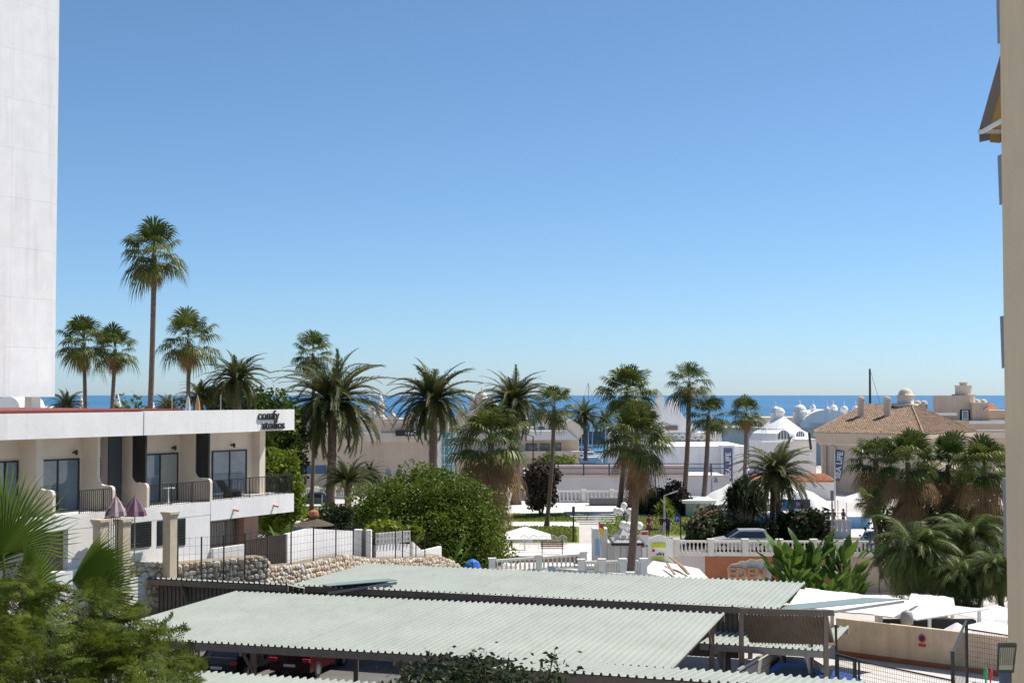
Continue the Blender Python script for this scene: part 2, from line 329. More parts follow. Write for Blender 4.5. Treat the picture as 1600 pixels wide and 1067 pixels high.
def palm_root(name, label, top, base, r0, r1, trunk_mat, group, rough=0.0):
    root = thing(name, label, 'palm tree', base, group, True)
    m = MB(); n = 16; pts = []; rad = []
    for i in range(n + 1):
        t = i / n; b = math.sin(t * math.pi) * 0.02 * (top - base).length
        p = base.lerp(top, t ** 0.9 if False else t); p = p + Vector((b * 0.5, 0, 0))
        f = (r0 * 1.45 if i == 0 else r0 + (r1 - r0) * t) * (1 + rough * (0.5 if i % 2 else -0.5)); pts.append(p); rad.append(f)
    m.tube(pts, rad, 10); m.build('trunk', trunk_mat, root, True); return root
def fan_palm(label, ctop, cbase, R_, n=44, skirt=0, group=None, lo=-0.45, name='fan_palm', r=0.16, seed=1):
    """ctop: crown heart, R_: reach of a leaf (petiole + blade) in metres"""
    rnd = random.Random(seed); root = palm_root(name, label, ctop, cbase, r, r * 0.8, TRUNKW, group)
    k = R_ / 1.6
    n = int(n * 0.72)
    for i in range(n):
        t = (i + 0.5) / n; el = 84 - t * (84 + (48 if skirt < 0.5 else 22))
        e = min(FANE, key=lambda q: abs(q - el - rnd.uniform(-9, 9)))
        az = i * 2.39996 + rnd.uniform(-0.5, 0.5); hz = 0.25 * k * (0.6 - t)
        s = k * rnd.uniform(0.78, 1.15) * (0.8 if t < 0.06 else 1)
        o = obj('frond', rnd.choice(FAN[e]), root, Vector((0, 0, 0))); o.location = ctop - cbase + Vector((math.cos(az) * 0.1, math.sin(az) * 0.1, hz))
        o.rotation_euler = (rnd.uniform(-0.2, 0.2), rnd.uniform(-0.1, 0.1), az); o.scale = (s, s, s)
    nd = int(11 + skirt * 46)
    for i in range(nd):
        t = (i + 0.5) / nd; e = rnd.choice([-58, -76, -86]) if t > 0.4 else -35
        az = i * 2.39996 + rnd.uniform(-0.3, 0.3); s = k * rnd.uniform(0.8, 1.1) * (1.2 if skirt > 0.8 else 0.95 if skirt > 0.45 else 0.7)
        o = obj('dead_frond', rnd.choice(FANX[e]), root, Vector((0, 0, 0)))
        o.location = ctop - cbase + Vector((math.cos(az) * r * 0.6, math.sin(az) * r * 0.6, -0.15 * k - skirt * 1.25 * k * t)); o.rotation_euler = (0, 0, az); o.scale = (s, s, s)
    for i in range(3):   # spear leaves and flower stalks
        az = rnd.uniform(0, 6.28); m = MB(); L = 1.3 * k * rnd.uniform(0.8, 1.2)
        m.tube([ctop, ctop + Vector((math.cos(az) * 0.08, math.sin(az) * 0.08, L * 0.6)), ctop + Vector((math.cos(az) * 0.2, math.sin(az) * 0.2, L))], [0.03, 0.025, 0.008], 5)
        m.build('spear_leaf', FANG, root)
    return root
def date_palm(label, ctop, cbase, L, n=62, group=None, r=0.28, seed=1, name='date_palm', bare=False, trunk=True, up=84, dn=-38):
    n = int(n * 1.35); rnd = random.Random(seed); root = palm_root(name, label, ctop, cbase, r, r * 0.9, TRUNKP, group, 0.16)
    if not bare:
        m = MB(); m.lathe(ctop, [(r * 0.9, -L * 0.28), (r * 1.5, -L * 0.13), (r * 1.6, -L * 0.04), (r * 0.8, L * 0.05), (0.02, L * 0.08)], 10); m.build('crown_base', TRUNKP, root, True)
    for i in range(n):
        t = (i + 0.5) / n; el = up - t ** 0.85 * (up - dn); e = min(PINE, key=lambda q: abs(q - el - rnd.uniform(-8, 8)))
        az = i * 2.39996 + rnd.uniform(-0.2, 0.2); s = L * rnd.uniform(0.85, 1.08)
        o = obj('frond', rnd.choice((QUE if bare else PIN)[e]), root, Vector((0, 0, 0))); o.location = ctop - cbase + Vector((math.cos(az) * r * 0.6, math.sin(az) * r * 0.6, 0.04 * L * (0.5 - t)))
        o.rotation_euler = (rnd.uniform(-0.3, 0.3), 0, az); o.scale = (s, s, s)
    for i in range(0 if bare else 9):
        az = rnd.uniform(0, 6.28); e = rnd.choice([-45, -70]); o = obj('dry_frond', rnd.choice(PIND[e]), root, Vector((0, 0, 0)))
        o.location = ctop - cbase + Vector((math.cos(az) * r, math.sin(az) * r, -0.06 * L)); o.rotation_euler.z = az; s = 0.62 * L; o.scale = (s, s, s)
    return root
def leaf_cloud(P, size, seed=0, flat=0.0, aspect=0.45, up=0.5):
    """P: Nx3 points; returns a mesh builder of folded leaves"""
    rng = np.random.default_rng(seed); n = len(P); d = rng.normal(size=(n, 3)); d[:, 2] *= (1 - flat); d /= np.linalg.norm(d, axis=1)[:, None]
    u = rng.normal(size=(n, 3)); u[:, 2] += up * 1.5; s = np.cross(d, u); s /= np.linalg.norm(s, axis=1)[:, None] + 1e-9
    l = size * rng.uniform(0.65, 1.3, n)[:, None]
    v = np.stack([P, P + d * l * 0.5 + s * l * aspect, P + d * l + np.array([0, 0, -0.12]) * l, P + d * l * 0.5 - s * l * aspect], 1).reshape(-1, 3)
    return v
def cloud_mesh(name, v, mats, mi=None):
    n = len(v) // 4; me = bpy.data.meshes.new(name); me.vertices.add(len(v)); me.vertices.foreach_set('co', v.astype(np.float32).ravel())
    me.loops.add(n * 4); me.loops.foreach_set('vertex_index', np.arange(n * 4, dtype=np.int32)); me.polygons.add(n)
    me.polygons.foreach_set('loop_start', np.arange(0, n * 4, 4, dtype=np.int32))
    try: me.polygons.foreach_set('loop_total', np.full(n, 4, dtype=np.int32))
    except Exception: pass
    for m in (mats if isinstance(mats, list) else [mats]): me.materials.append(m)
    if mi is not None: me.polygons.foreach_set('material_index', mi.astype(np.int32))
    me.update(calc_edges=True); me.validate(); return me
def blob_points(c, r, n, seed=0, lumps=26, lump=0.30, zmin=None, inner=0.25):
    """points over an uneven crown made of many lumps on an ellipsoid"""
    rng = np.random.default_rng(seed); c = np.array(c); r = np.array(r)
    d = rng.normal(size=(lumps, 3)); d /= np.linalg.norm(d, axis=1)[:, None]; lc = d * rng.uniform(0.62, 0.86, lumps)[:, None]
    if lumps >= 200:
        i_ = np.arange(lumps) + .5; ph = np.arccos(1 - 2 * i_ / lumps); th_ = np.pi * (1 + 5 ** .5) * i_; lc = np.stack([np.cos(th_) * np.sin(ph), np.sin(th_) * np.sin(ph), np.cos(ph)], 1) * (rng.uniform(.68, .88, lumps) + .05 * np.sin(i_ * .37))[:, None]
    lr = rng.uniform(0.6, 1.25, lumps) * lump
    k = rng.integers(0, lumps, n); q = rng.normal(size=(n, 3)); q /= np.linalg.norm(q, axis=1)[:, None]
    rad = np.where(rng.random(n) < inner, rng.random(n), rng.uniform(0.82, 1.06, n)); P = lc[k] + q * (lr[k] * rad)[:, None]
    nf = n // 5; f = rng.normal(size=(nf, 3)); f /= np.linalg.norm(f, axis=1)[:, None]; P = np.concatenate([P, f * (rng.random(nf) ** .4 * .8)[:, None]])
    P = c + P * r
    if zmin is not None: P = P[P[:, 2] > zmin]
    return P
def bush(name, label, cat, c, r, n, size, mat, seed=0, trunk=None, zmin=0.03, lumps=26, lump=0.3, group=None, flowers=None, base=None, aspect=0.45, pieces=1):
    base = Vector(base) if base is not None else Vector((c[0], c[1], 0.0)); root = thing(name, label, cat, base, group)
    P = blob_points(c, r, n, seed, lumps, lump, max(zmin, base.z + 0.03)); v = leaf_cloud(P, size, seed, aspect=aspect)
    mi = None; mats = [mat]
    if flowers: mats = [mat, flowers]; rng = np.random.default_rng(seed); mi = (rng.random(len(P)) < 0.12) & (P[:, 2] > c[2] - r[2] * 0.2); mi = mi.astype(int)
    obj('crown', cloud_mesh('crown', v, mats, mi), root)
    m = MB(); rnd = random.Random(seed); tr = trunk or 0.06
    for k in range(4 if trunk else 5):
        a = rnd.uniform(0, 6.28); q = 0.45 * rnd.random(); e = Vector((c[0] + math.cos(a) * r[0] * q, c[1] + math.sin(a) * r[1] * q, c[2] + r[2] * rnd.uniform(-0.1, 0.4)))
        m.tube([base + Vector((math.cos(a) * tr, math.sin(a) * tr, 0)), base.lerp(e, 0.5) + Vector((math.cos(a) * tr, math.sin(a) * tr, 0)), e], [tr, tr * 0.75, tr * 0.3], 7)
    m.build('trunk', BARK, root, True); return root
def paddle_plant(name, label, base, h, n, spread, mat, seed=0, cat='plant', group=None, upright=0.8, lw=0.16, stem=0.0):
    """banana / bird of paradise: big paddle leaves on stalks, each leaf its own part"""
    rnd = random.Random(seed); root = thing(name, label, cat, base, group); base = Vector(base)
    for i in range(n):
        az = rnd.uniform(0, 6.28); rr = spread * math.sqrt(rnd.random()); b = base + Vector((math.cos(az) * rr * 0.6, math.sin(az) * rr * 0.6, 0))
        sz = stem * h * rnd.random(); b = b + Vector((0, 0, sz)); hh = (h - sz) * rnd.uniform(0.6, 1.0) if not stem else h * rnd.uniform(.42, .55); tilt = rnd.uniform(0.05, 1 - upright + 0.12) + rr / spread * 0.12; az2 = az + rnd.uniform(-0.8, 0.8); out = Vector((math.cos(az2), math.sin(az2), 0)); sd_ = Vector((-math.sin(az2), math.cos(az2), 0))
        sd_ = (sd_ + out * rnd.uniform(-0.8, 0.8)).normalized()
        L = hh * 0.5; st = b + Vector((0, 0, hh * 0.5)) + out * tilt * hh * 0.4; m = MB()
        m.add([b - sd_ * 0.03, b + sd_ * 0.03, st + sd_ * 0.02, st - sd_ * 0.02], [(0, 1, 2, 3)])
        S = 6; prev = None; d = (Vector((0, 0, 1)) + out * tilt * 1.4).normalized(); p = st
        rows = []
        for k in range(S + 1):
            t = k / S; w = lw * h * 0.62 * math.sin(min(1, t * 0.93 + 0.07) * math.pi) ** 0.7 * (1 - 0.15 * t); rows.append((p, w, d))
            d = (d + (out * 0.10 - Vector((0, 0, 0.13))) * (0.25 + tilt * 2)).normalized(); p = p + d * L / S
        for (p0, w0, d0), (p1, w1, d1) in zip(rows, rows[1:]):
            u0 = sd_.cross(d0) * w0 * 0.35; u1 = sd_.cross(d1) * w1 * 0.35
            m.add([p0, p0 + sd_ * w0 + u0, p1 + sd_ * w1 + u1, p1], [(0, 1, 2, 3)]); m.add([p0, p0 - sd_ * w0 + u0, p1 - sd_ * w1 + u1, p1], [(0, 1, 2, 3)])
        m.build('leaf', mat, root)
    return root
def sword_plant(name, label, base, heads, L, n, mat, seed=0, trunk=0.12, cat='plant', group=None):
    """yucca / dracaena: trunks ending in heads of sword leaves"""
    rnd = random.Random(seed); base = Vector(base); root = thing(name, label, cat, base, group)
    for hd in heads:
        e = base + Vector(hd); m = MB(); m.tube([base + Vector((rnd.uniform(-.2, .2), rnd.uniform(-.2, .2), 0)), base.lerp(e, 0.5) + Vector((rnd.uniform(-.1, .1), 0, 0)), e], [trunk, trunk * 0.8, trunk * 0.7], 7); m.build('trunk', BARK, root, True)
        m = MB()
        for i in range(n):
            t = (i + 0.5) / n; el = R(85 - 130 * t); az = i * 2.4 + rnd.uniform(-.2, .2); d = Vector((math.cos(az) * math.cos(el), math.sin(az) * math.cos(el), math.sin(el))); s = Vector((-math.sin(az), math.cos(az), 0)) * 0.065 * L
            l = L * rnd.uniform(0.8, 1.1); mid = e + d * l * 0.5; tip = e + d * l + Vector((0, 0, -0.18 * l * math.cos(el))); m.add([e - s * 0.4, e + s * 0.4, mid + s, tip, mid - s], [(0, 1, 2, 4), (4, 2, 3)])
        m.build('leaf_head', mat, root)
    return root
# ---------------------------------------------------------------- carports
def sheet_mesh(width, wtot=1.0, ribs=4):
    m = MB(); per = wtot / ribs; prof = []
    for k in range(ribs): prof += [(k * per, 0), (k * per + per * 0.62, 0), (k * per + per * 0.72, 0.07), (k * per + per * 0.90, 0.07)]
    prof.append((wtot, 0)); ov = 0
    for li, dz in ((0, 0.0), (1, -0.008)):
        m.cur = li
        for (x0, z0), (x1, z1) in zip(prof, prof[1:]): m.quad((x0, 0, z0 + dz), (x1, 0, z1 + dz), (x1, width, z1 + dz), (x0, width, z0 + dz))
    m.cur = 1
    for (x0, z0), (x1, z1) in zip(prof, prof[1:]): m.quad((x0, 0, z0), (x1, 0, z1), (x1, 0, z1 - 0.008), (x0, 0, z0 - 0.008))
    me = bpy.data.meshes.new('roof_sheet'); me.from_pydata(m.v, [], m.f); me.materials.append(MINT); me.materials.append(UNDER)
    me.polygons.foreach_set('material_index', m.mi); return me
def carport(label, a, b, width, z0, z1, beam=True, posts=(), group='carports with pale green roofs', name='carport', post_v=1.0, fasc=STEEL):
    """a, b: ground positions of the two near corners; roof runs `width` away from the camera; z0 near edge height, z1 far"""
    a = Vector((a[0], a[1], 0)); b = Vector((b[0], b[1], 0)); d = (b - a).normalized(); w = Vector((-d.y, d.x, 0)); L = (b - a).length; n = max(1, round(L)); sw = L / n
    root = thing(name, label, 'carport', a, group); sl = math.hypot(width, z1 - z0); me = sheet_mesh(sl, sw)
    ang = math.atan2(d.y, d.x); pit = math.atan2(z1 - z0, width)
    for k in range(n):
        o = obj('roof_sheet', me, root, d * sw * k + Vector((0, 0, z0 + 0.004 * (k % 2)))); o.rotation_euler = (Matrix.Rotation(ang, 3, 'Z') @ Matrix.Rotation(pit, 3, 'X')).to_euler()
    def at(u, v, dz): return a + d * u + w * v + Vector((0, 0, z0 + (z1 - z0) * v / width + dz))
    if beam:
        for v in (0.08, width - 0.08): m = MB(); m.bar(at(0, v, -0.14), at(L, v, -0.14), 0.10, 0.24); m.build('beam', fasc, root)
        for v in (width * 0.33, width * 0.66): m = MB(); m.bar(at(0, v, -0.07), at(L, v, -0.07), 0.06, 0.11); m.build('purlin', fasc, root)
    for u in posts:
        for v in (post_v, width - post_v):
            if v < 0: continue
            m = MB(); p = at(u, v, -0.2); m.bar((p.x, p.y, 0), p, 0.18); m.build('post', fasc, root)
            for s in (-1, 1): m = MB(); m.bar((p.x, p.y, p.z - 0.9), at(u, v + s * min(0.9, post_v * 0.85), -0.25), 0.08); m.build('brace', fasc, root)
        m = MB(); m.bar(at(u, 0.02, -0.30), at(u, width - 0.02, -0.30), 0.09, 0.16); m.build('rafter', fasc, root)
    return root
ZC = 3.2
def gp(px, py, z=ZC): p = G(px, py, z); return (p.x, p.y)
a0, a1 = gp(130, 993), gp(1050, 1045)
carport('long pale green corrugated carport roof with a parked red car under its front edge', a0, a1, 10.8, ZC, ZC + 0.08, posts=(1.4, 6.0, 11.5, 17.0, 20.2))
b0, b1 = gp(452, 914), gp(1217, 951)
carport('pale green corrugated carport roof between the rubble stone wall and the next carport', b0, b1, 7.9, ZC, ZC + 0.02, posts=(2.0, 8.0, 13.5, 19.0), post_v=1.2)
def gap_darkener(a, b, zt, zb, label):  # dark ribbed sheets added so the gap below a roof edge looks shaded
    a = Vector((a[0], a[1], 0)); b = Vector((b[0], b[1], 0)); d = (b - a).normalized(); w = Vector((-d.y, d.x, 0)); n = max(1, round((b - a).length)); root = thing('gap_shade', label, 'gap_shade', a + w * .5)
    for k in range(n):
        m = MB(); L = (b - a).length / n; p = a + d * L * k + w * .5
        for j in range(5):
            q0, q1, q2 = p + d * L * j / 5, p + d * L * (j + .7) / 5, p + d * L * (j + 1) / 5; h = w * .05; zv = lambda q, z: Vector((q.x, q.y, z))
            m.quad(zv(q0, zb), zv(q1, zb), zv(q1, zt), zv(q0, zt)); m.quad(zv(q1, zb), zv(q1 + h, zb), zv(q1 + h, zt), zv(q1, zt)); m.quad(zv(q1 + h, zb), zv(q2 + h, zb), zv(q2 + h, zt), zv(q1 + h, zt)); m.quad(zv(q2 + h, zb), zv(q2, zb), zv(q2, zt), zv(q2 + h, zt))
        m.build('gap_shade_sheet', UNDER, root)
    m = MB(); m.bar(a + w * .62 + Vector((0, 0, zb + .3)), b + w * .62 + Vector((0, 0, zb + .3)), .08); m.build('rail', STEEL, root)
    for t in (.02, .35, .68, .98): q = a.lerp(b, t) + w * .64; m = MB(); m.bar(q, q + Vector((0, 0, zt)), .1); m.build('post', STEEL, root)
gap_darkener(b0, gp(1150, 947.8), ZC - .28, 1.1, 'dark ribbed sheets added to darken the gap below the front edge of the second carport')
f0, f1 = gp(222, 902.7, 3.5), gp(449, 913.8, 3.5)
carport('carport seen edge on with only the scalloped sheet ends showing before the stone wall', f0, f1, 1.6, 3.5, 3.15, posts=(2.0, 6.0), post_v=0.9)
gap_darkener(f0, f1, 3.2, 1.2, 'dark ribbed sheets added to darken the space below the edge on carport by the stone wall')
c0, c1 = gp(100, 1036), gp(600, 1068.5)
w_ = Vector((c1[0] - c0[0], c1[1] - c0[1], 0)).normalized(); wv = Vector((w_.y, -w_.x, 0))
carport('pale green carport roof partly hidden behind the feathery foliage', (c0[0] + wv.x * 5, c0[1] + wv.y * 5), (c1[0] + wv.x * 5, c1[1] + wv.y * 5), 5.0, ZC, ZC, posts=(3.0, 9.0))
# narrow strip of roof along the bottom, tilted up to the camera
e0, e1 = G(820, 1030, 3.45), G(1352, 1064, 3.45)
w_ = (e1 - e0).normalized(); wv = Vector((w_.y, -w_.x, 0))
carport('narrow looking pale green carport roof rising towards the leafy shrub', (e0 + wv * 3.0)[:2], (e1 + wv * 3.0)[:2], 3.0, 3.74, 3.45, posts=(1.0, 6.0), post_v=1.1)
# lower roof behind the sliding gate
d0, d1 = gp(1093, 1004, 2.1), gp(1291, 1017, 2.1)
carport('short lower carport roof behind the sliding gate beside the tan wall', d0, d1, 5.6, 2.1, 2.14, posts=(0.6, 4.0), fasc=GREYST)
# steep corrugated back panel hanging under the roof end, with its frame
p0, p1 = W(1157, 958, 52.4), W(1291, 961, 51.0); d = (p1 - p0).normalized(); w = Vector((-d.y, d.x, 0))
root = thing('lean_to_frame', 'brown corrugated back panel on grey posts under the carport roof end', 'shelter', (p0.x, p0.y, 0))
npan = 5; L = (p1 - p0).length
for k in range(npan):
    m = MB(); a = p0 + d * L * k / npan; b = p0 + d * L * (k + 1) / npan; N = 5
    for j in range(N):
        q0 = a.lerp(b, j / N); q1 = a.lerp(b, (j + 0.8) / N); q2 = a.lerp(b, (j + 1) / N); o_ = w * 1.1 + Vector((0, 0, -1.22)); h = Vector((0, 0, -0.05)) - w * 0.03
        m.quad(q0, q1, q1 + o_, q0 + o_); m.quad(q1 + h, q2 + h, q2 + h + o_, q1 + h + o_); m.quad(q1, q1 + h, q1 + h + o_, q1 + o_); m.quad(q2 + h, q2, q2 + o_, q2 + h + o_)
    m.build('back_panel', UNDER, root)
for px in (1158, 1290):
    m = MB(); q = W(px, 958, 52.4 if px < 1200 else 51.0); m.bar((q.x, q.y, 0), q, 0.16); m.build('post', STEEL, root)
m = MB(); m.bar(p0 + Vector((0, 0, .1)) - w * 0.05, p1 + d * 0.3 + Vector((0, 0, .1)) - w * 0.05, 0.1, 0.2); m.build('beam', STEEL, root)
m = MB(); m.bar(p1, p1 + w * 1.1 + Vector((0, 0, -1.22)), 0.09); m.build('rafter', STEEL, root); m = MB(); m.bar((p1.x, p1.y, p1.z - 1.05), p1 + w * 1.1 + Vector((0, 0, -1.15)), 0.09); m.build('brace', STEEL, root)
# raised thin panels seen almost edge on
for (x0, y0, x1, y1, D0, D1, lab) in ((512, 915, 620, 906, 60.9, 61.7, 'small raised green metal flap lying on the carport roof by the stone wall'), (1243, 952, 1412, 935, 55.8, 60.5, 'long thin green metal panel tilted up beside the white terrace canopies')):
    a = W(x0, y0, D0); b = W(x1, y1, D1); dd = (b - a).normalized(); n_ = Vector((-dd.y, dd.x, 0)).normalized()
    root = thing('roof_flap', lab, 'roof panel', (a.x, a.y, a.z)); m = MB(); h = Vector((0, 0, 0.03))
    m.hexa([a - h, b - h, b + n_ * 2.0 + Vector((0, 0, -0.16)) - h, a + n_ * 2.0 + Vector((0, 0, -0.16)) - h, a, b, b + n_ * 2.0 + Vector((0, 0, -0.16)), a + n_ * 2.0 + Vector((0, 0, -0.16))]); m.build('panel', M('dull_green_sheet', (0.20, 0.27, 0.26), 0.5, 0.1, 2), root)
    m = MB(); m.bar(a + Vector((0, 0, -0.3)), b + Vector((0, 0, -0.12)), 0.07, 0.1); m.build('edge_rail', GREYST, root)
    m = MB(); q = a.lerp(b, .12); m.bar((q.x, q.y, 0), q + Vector((0, 0, -.3)), 0.1); m.build('prop', STEEL, root)
# ---------------------------------------------------------------- the studio building on the left
F0 = Vector((-20.2, 56.0, 0)); F1 = Vector((-11.0, 72.0, 0)); T = (F1 - F0).normalized(); NV = Vector((T.y, -T.x, 0)); FL = (F1 - F0).length
def C(u, v, z): return F0 + T * u + NV * v + Vector((0, 0, z))
def u_at(px, v):                  # distance along the facade whose point at offset v shows at column px
    k = (px - 800) / FPX; o = F0 + NV * v; return (k * o.y - o.x) / (T.x - k * T.y)
def z_at(px, py, v): p = C(u_at(px, v), v, 0); return CAMZ + ray(px, py).z / ray(px, py).y * p.y
def cbox(m, u0, u1, v0, v1, z0, z1):
    return m.hexa([C(u0, v0, z0), C(u0, v1, z0), C(u1, v1, z0), C(u1, v0, z0), C(u0, v0, z1), C(u0, v1, z1), C(u1, v1, z1), C(u1, v0, z1)])
ZF, ZB, ZT, ZS = 6.54, 9.72, 10.75, 5.63      # balcony floor, soffit, roof top, slab underside
WV = -1.9; UE = u_at(403, WV); US = u_at(331, 0)
bld = thing('apartment_building', 'long white two storey studio building with flat red edged roof', 'building', C(0, -4, 0))
m = MB(); cbox(m, -16, u_at(225, 0) - 0.01, -0.22, 0, ZB, ZT); m.build('roof_fascia', WHITE, bld)
m = MB(); cbox(m, u_at(225, 0) + 0.03, u_at(403, 0) - 0.02, -0.22, 0.02, ZB, ZT + 0.03); m.build('roof_fascia', WHITE, bld)
m = MB(); cbox(m, u_at(403, 0) + 0.02, FL, -0.22, 0.0, ZB + 0.02, ZT + 0.02); m.build('sign_fascia', WHITE, bld)
m = MB(); cbox(m, -16, FL - 0.1, -11, -0.24, ZB, ZT - 0.25); m.build('roof_slab', WHITE, bld)
m = MB(); cbox(m, -16, u_at(300, 0), -10.9, -0.5, ZT - 0.24, ZT + 0.11); m.build('roof_membrane', REDROOF, bld)
m = MB(); cbox(m, -16, UE, -11, WV, 3.0, ZB - 0.01); m.build('wall', STUDIO, bld)
m = MB(); cbox(m, UE - 0.42, UE + 0.02, WV, WV + 0.5, ZF, ZB - 0.005); m.build('end_pier', STUDIO, bld)
m = MB(); cbox(m, US + 0.02, FL, -2.4, 0.0, ZS, ZF); cbox(m, -16, US - 0.02, WV - 0.02, 0.0, ZS + 0.3, ZF - 0.02); m.build('balcony_slab', WHITE, bld)
lw = m = MB(); cbox(m, u_at(110, 0), US - 0.03, -0.3, -0.01, 3.2, ZF - 0.03); m.build('lower_wall', WHITE, bld)
m = MB(); cbox(m, US, UE - 0.5, -6, -2.5, 3.0, ZS - 0.01); m.build('lower_back_wall', BEIGE, bld)
m = MB(); cbox(m, u_at(383, -1.2), u_at(405, -1.2), -1.7, -1.2, 3.0, ZS); m.build('pink_pillar', PINK, bld)
def opening(px0, px1, y0, y1, v, glass, frame=DARK, mull=1, curtain=False, name='sliding_door'):
    u0, u1 = u_at(px0, v), u_at(px1, v); zt = z_at((px0 + px1) / 2, y0, v); zb = max(ZF + 0.02, z_at((px0 + px1) / 2, y1, v)) if v > -3 and y1 < 800 else z_at((px0 + px1) / 2, y1, v)
    f = MB(); t = 0.07
    cbox(f, u0, u1, v, v + 0.05, zt - t, zt); cbox(f, u0, u0 + t, v, v + 0.05, zb, zt - t); cbox(f, u1 - t, u1, v, v + 0.05, zb, zt - t); cbox(f, u0 + t, u1 - t, v, v + 0.05, zb, zb + 0.05)
    for k in range(1, mull + 1): uc = u0 + (u1 - u0) * k / (mull + 1); cbox(f, uc - 0.04, uc + 0.04, v, v + 0.045, zb + 0.05, zt - t)
    fo = f.build(name, frame, bld)
    for k in range(mull + 1):
        g = MB(); a = u0 + (u1 - u0) * k / (mull + 1) + 0.05; b = u0 + (u1 - u0) * (k + 1) / (mull + 1) - 0.05; cbox(g, a, b, v + 0.004, v + 0.02, zb + 0.05, zt - t); g.build('pane', glass if not (curtain and k) else CURTAIN, fo)
opening(-12, 30, 720, 800, WV + 0.01, GLASS); opening(57, 125, 717, 800, WV + 0.01, GLASS); opening(222, 279, 708, 800, WV + 0.01, GLASS, curtain=True); opening(332, 386, 703, 800, WV + 0.01, GLASS)
opening(133, 158, 715, 748, WV + 0.01, DARK, mull=0, name='window')
for (a, b, y0, y1) in ((205, 239, 814, 853), (248, 262, 812, 851), (276, 292, 809, 851)):
    u0, u1 = u_at(a, 0), u_at(b, 0); z1, z0 = z_at(b, y0, 0), z_at(b, y1, 0); s = MB(); cbox(s, u0, u1, -0.05, 0.012, z0, z1); so = s.build('louvre_window', DARK, bld)
    for k in range(9): q = MB(); zz = z0 + (z1 - z0) * (k + 0.5) / 9; cbox(q, u0 + 0.04, u1 - 0.04, 0.014, 0.04, zz - 0.03, zz + 0.03); q.build('louvre', FENCEG, so)
def partition(pxf, dark=True, low_z=1.05, fullv=-0.95):
    u = u_at(pxf, 0); t = 0.16; prof = [(WV, ZF), (-0.02, ZF), (-0.02, ZF + low_z - 0.18), (-0.07, ZF + low_z - 0.05), (-0.2, ZF + low_z)]
    for k in range(7): a = R(90 * k / 6); prof.append((fullv + 0.42 - 0.42 * math.sin(a), ZF + low_z + 0.42 - 0.42 * math.cos(a)))
    prof += [(fullv, ZB - 0.01), (WV, ZB - 0.01)]
    m = MB(); m.prism([C(u - t, v, z) for v, z in prof], T * t); po = m.build('balcony_partition', STUDIO, bld)
    if dark:
        s = MB(); cbox(s, u - t + 0.03, u - 0.03, fullv + 0.02, -0.16, ZF + low_z + 0.03, ZB - 0.015); so = s.build('louvre_screen', DARK, bld)
        for k in range(22): q = MB(); zz = ZF + low_z + 0.1 + k * (ZB - ZF - low_z - 0.15) / 22; cbox(q, u - 0.028, u + 0.0, fullv + 0.05, -0.18, zz, zz + 0.05); q.build('louvre', FENCEG, so)
for px, dk in ((-30, True), (90, False), (183, False), (236, True), (334, True)): partition(px, dk)
m = MB(); cbox(m, u_at(217, 0) - 0.9, u_at(217, 0) - 0.1, -0.9, -0.85, ZF, ZB - 0.02); m.build('louvre_screen', DARK, bld)
m = MB(); cbox(m, u_at(40, WV) - 0.25, u_at(40, WV) + 0.12, WV, -0.9, ZF, ZB - 0.012); m.build('pier', STUDIO, bld)
def railing(u0, u1, v, z, h=0.95, step=0.11, parent=None, mat=DARK, v1=None):
    m = MB(); v1 = v if v1 is None else v1; n = max(2, int(abs(u1 - u0 if v1 == v else v1 - v) / step))
    for k in range(n + 1):
        t = k / n; q = C(u0 + (u1 - u0) * t, v + (v1 - v) * t, z); m.bar(q, q + Vector((0, 0, h)), 0.022 if k % 12 else 0.05)
    for zz in (0.08, h): m.bar(C(u0, v, z + zz), C(u1, v1, z + zz), 0.045, 0.035)
    return m.build('railing', mat, parent or bld)
railing(u_at(128, 0), u_at(183, 0) - 0.2, -0.06, ZF); railing(u_at(236, 0) + 0.05, u_at(334, 0) - 0.2, -0.06, ZF); railing(u_at(334, 0) + 0.03, FL - 0.05, -0.06, ZF); railing(FL - 0.06, FL - 0.06, -0.08, ZF, v1=-2.3)
railing(u_at(302, 0) + 0.05, u_at(383, 0), -0.35, 4.35, 1.15)
m = MB(); cbox(m, US, u_at(385, 0.2), 0.0, 0.2, 2.5, 4.35); m.build('parapet', WHITE, bld)
for px in (367, 429): m = MB(); u = u_at(px, 0); m.bar(C(u, -0.05, ZS + 0.42), C(u, 0.28, ZS + 0.36), 0.09); m.build('scupper', PINK, bld)
for px in (60, 116, 270, 362): m = MB(); u = u_at(px, WV); m.bar(C(u, WV, 9.0), C(u, WV + 0.2, 9.06), 0.08); m.lathe(C(u, WV + 0.2, 8.9), [(0.05, 0), (0.07, 0.1), (0.06, 0.22)], 8); m.build('wall_lamp', DARK, bld)
uc = u_at(433, 0); sz = 0.62
uc = u_at(421, 0.05)
put_text('lettering', 'comfy', 0.66, DARK, bld, C(uc - 0.05, 0.06, ZT - 0.47), T, (0, 0, 1), 0.03, 0.006); put_text('lettering', 'studios', 0.60, DARK, bld, C(uc + 0.35, 0.06, ZT - 0.93), T, (0, 0, 1), 0.03, 0.006)
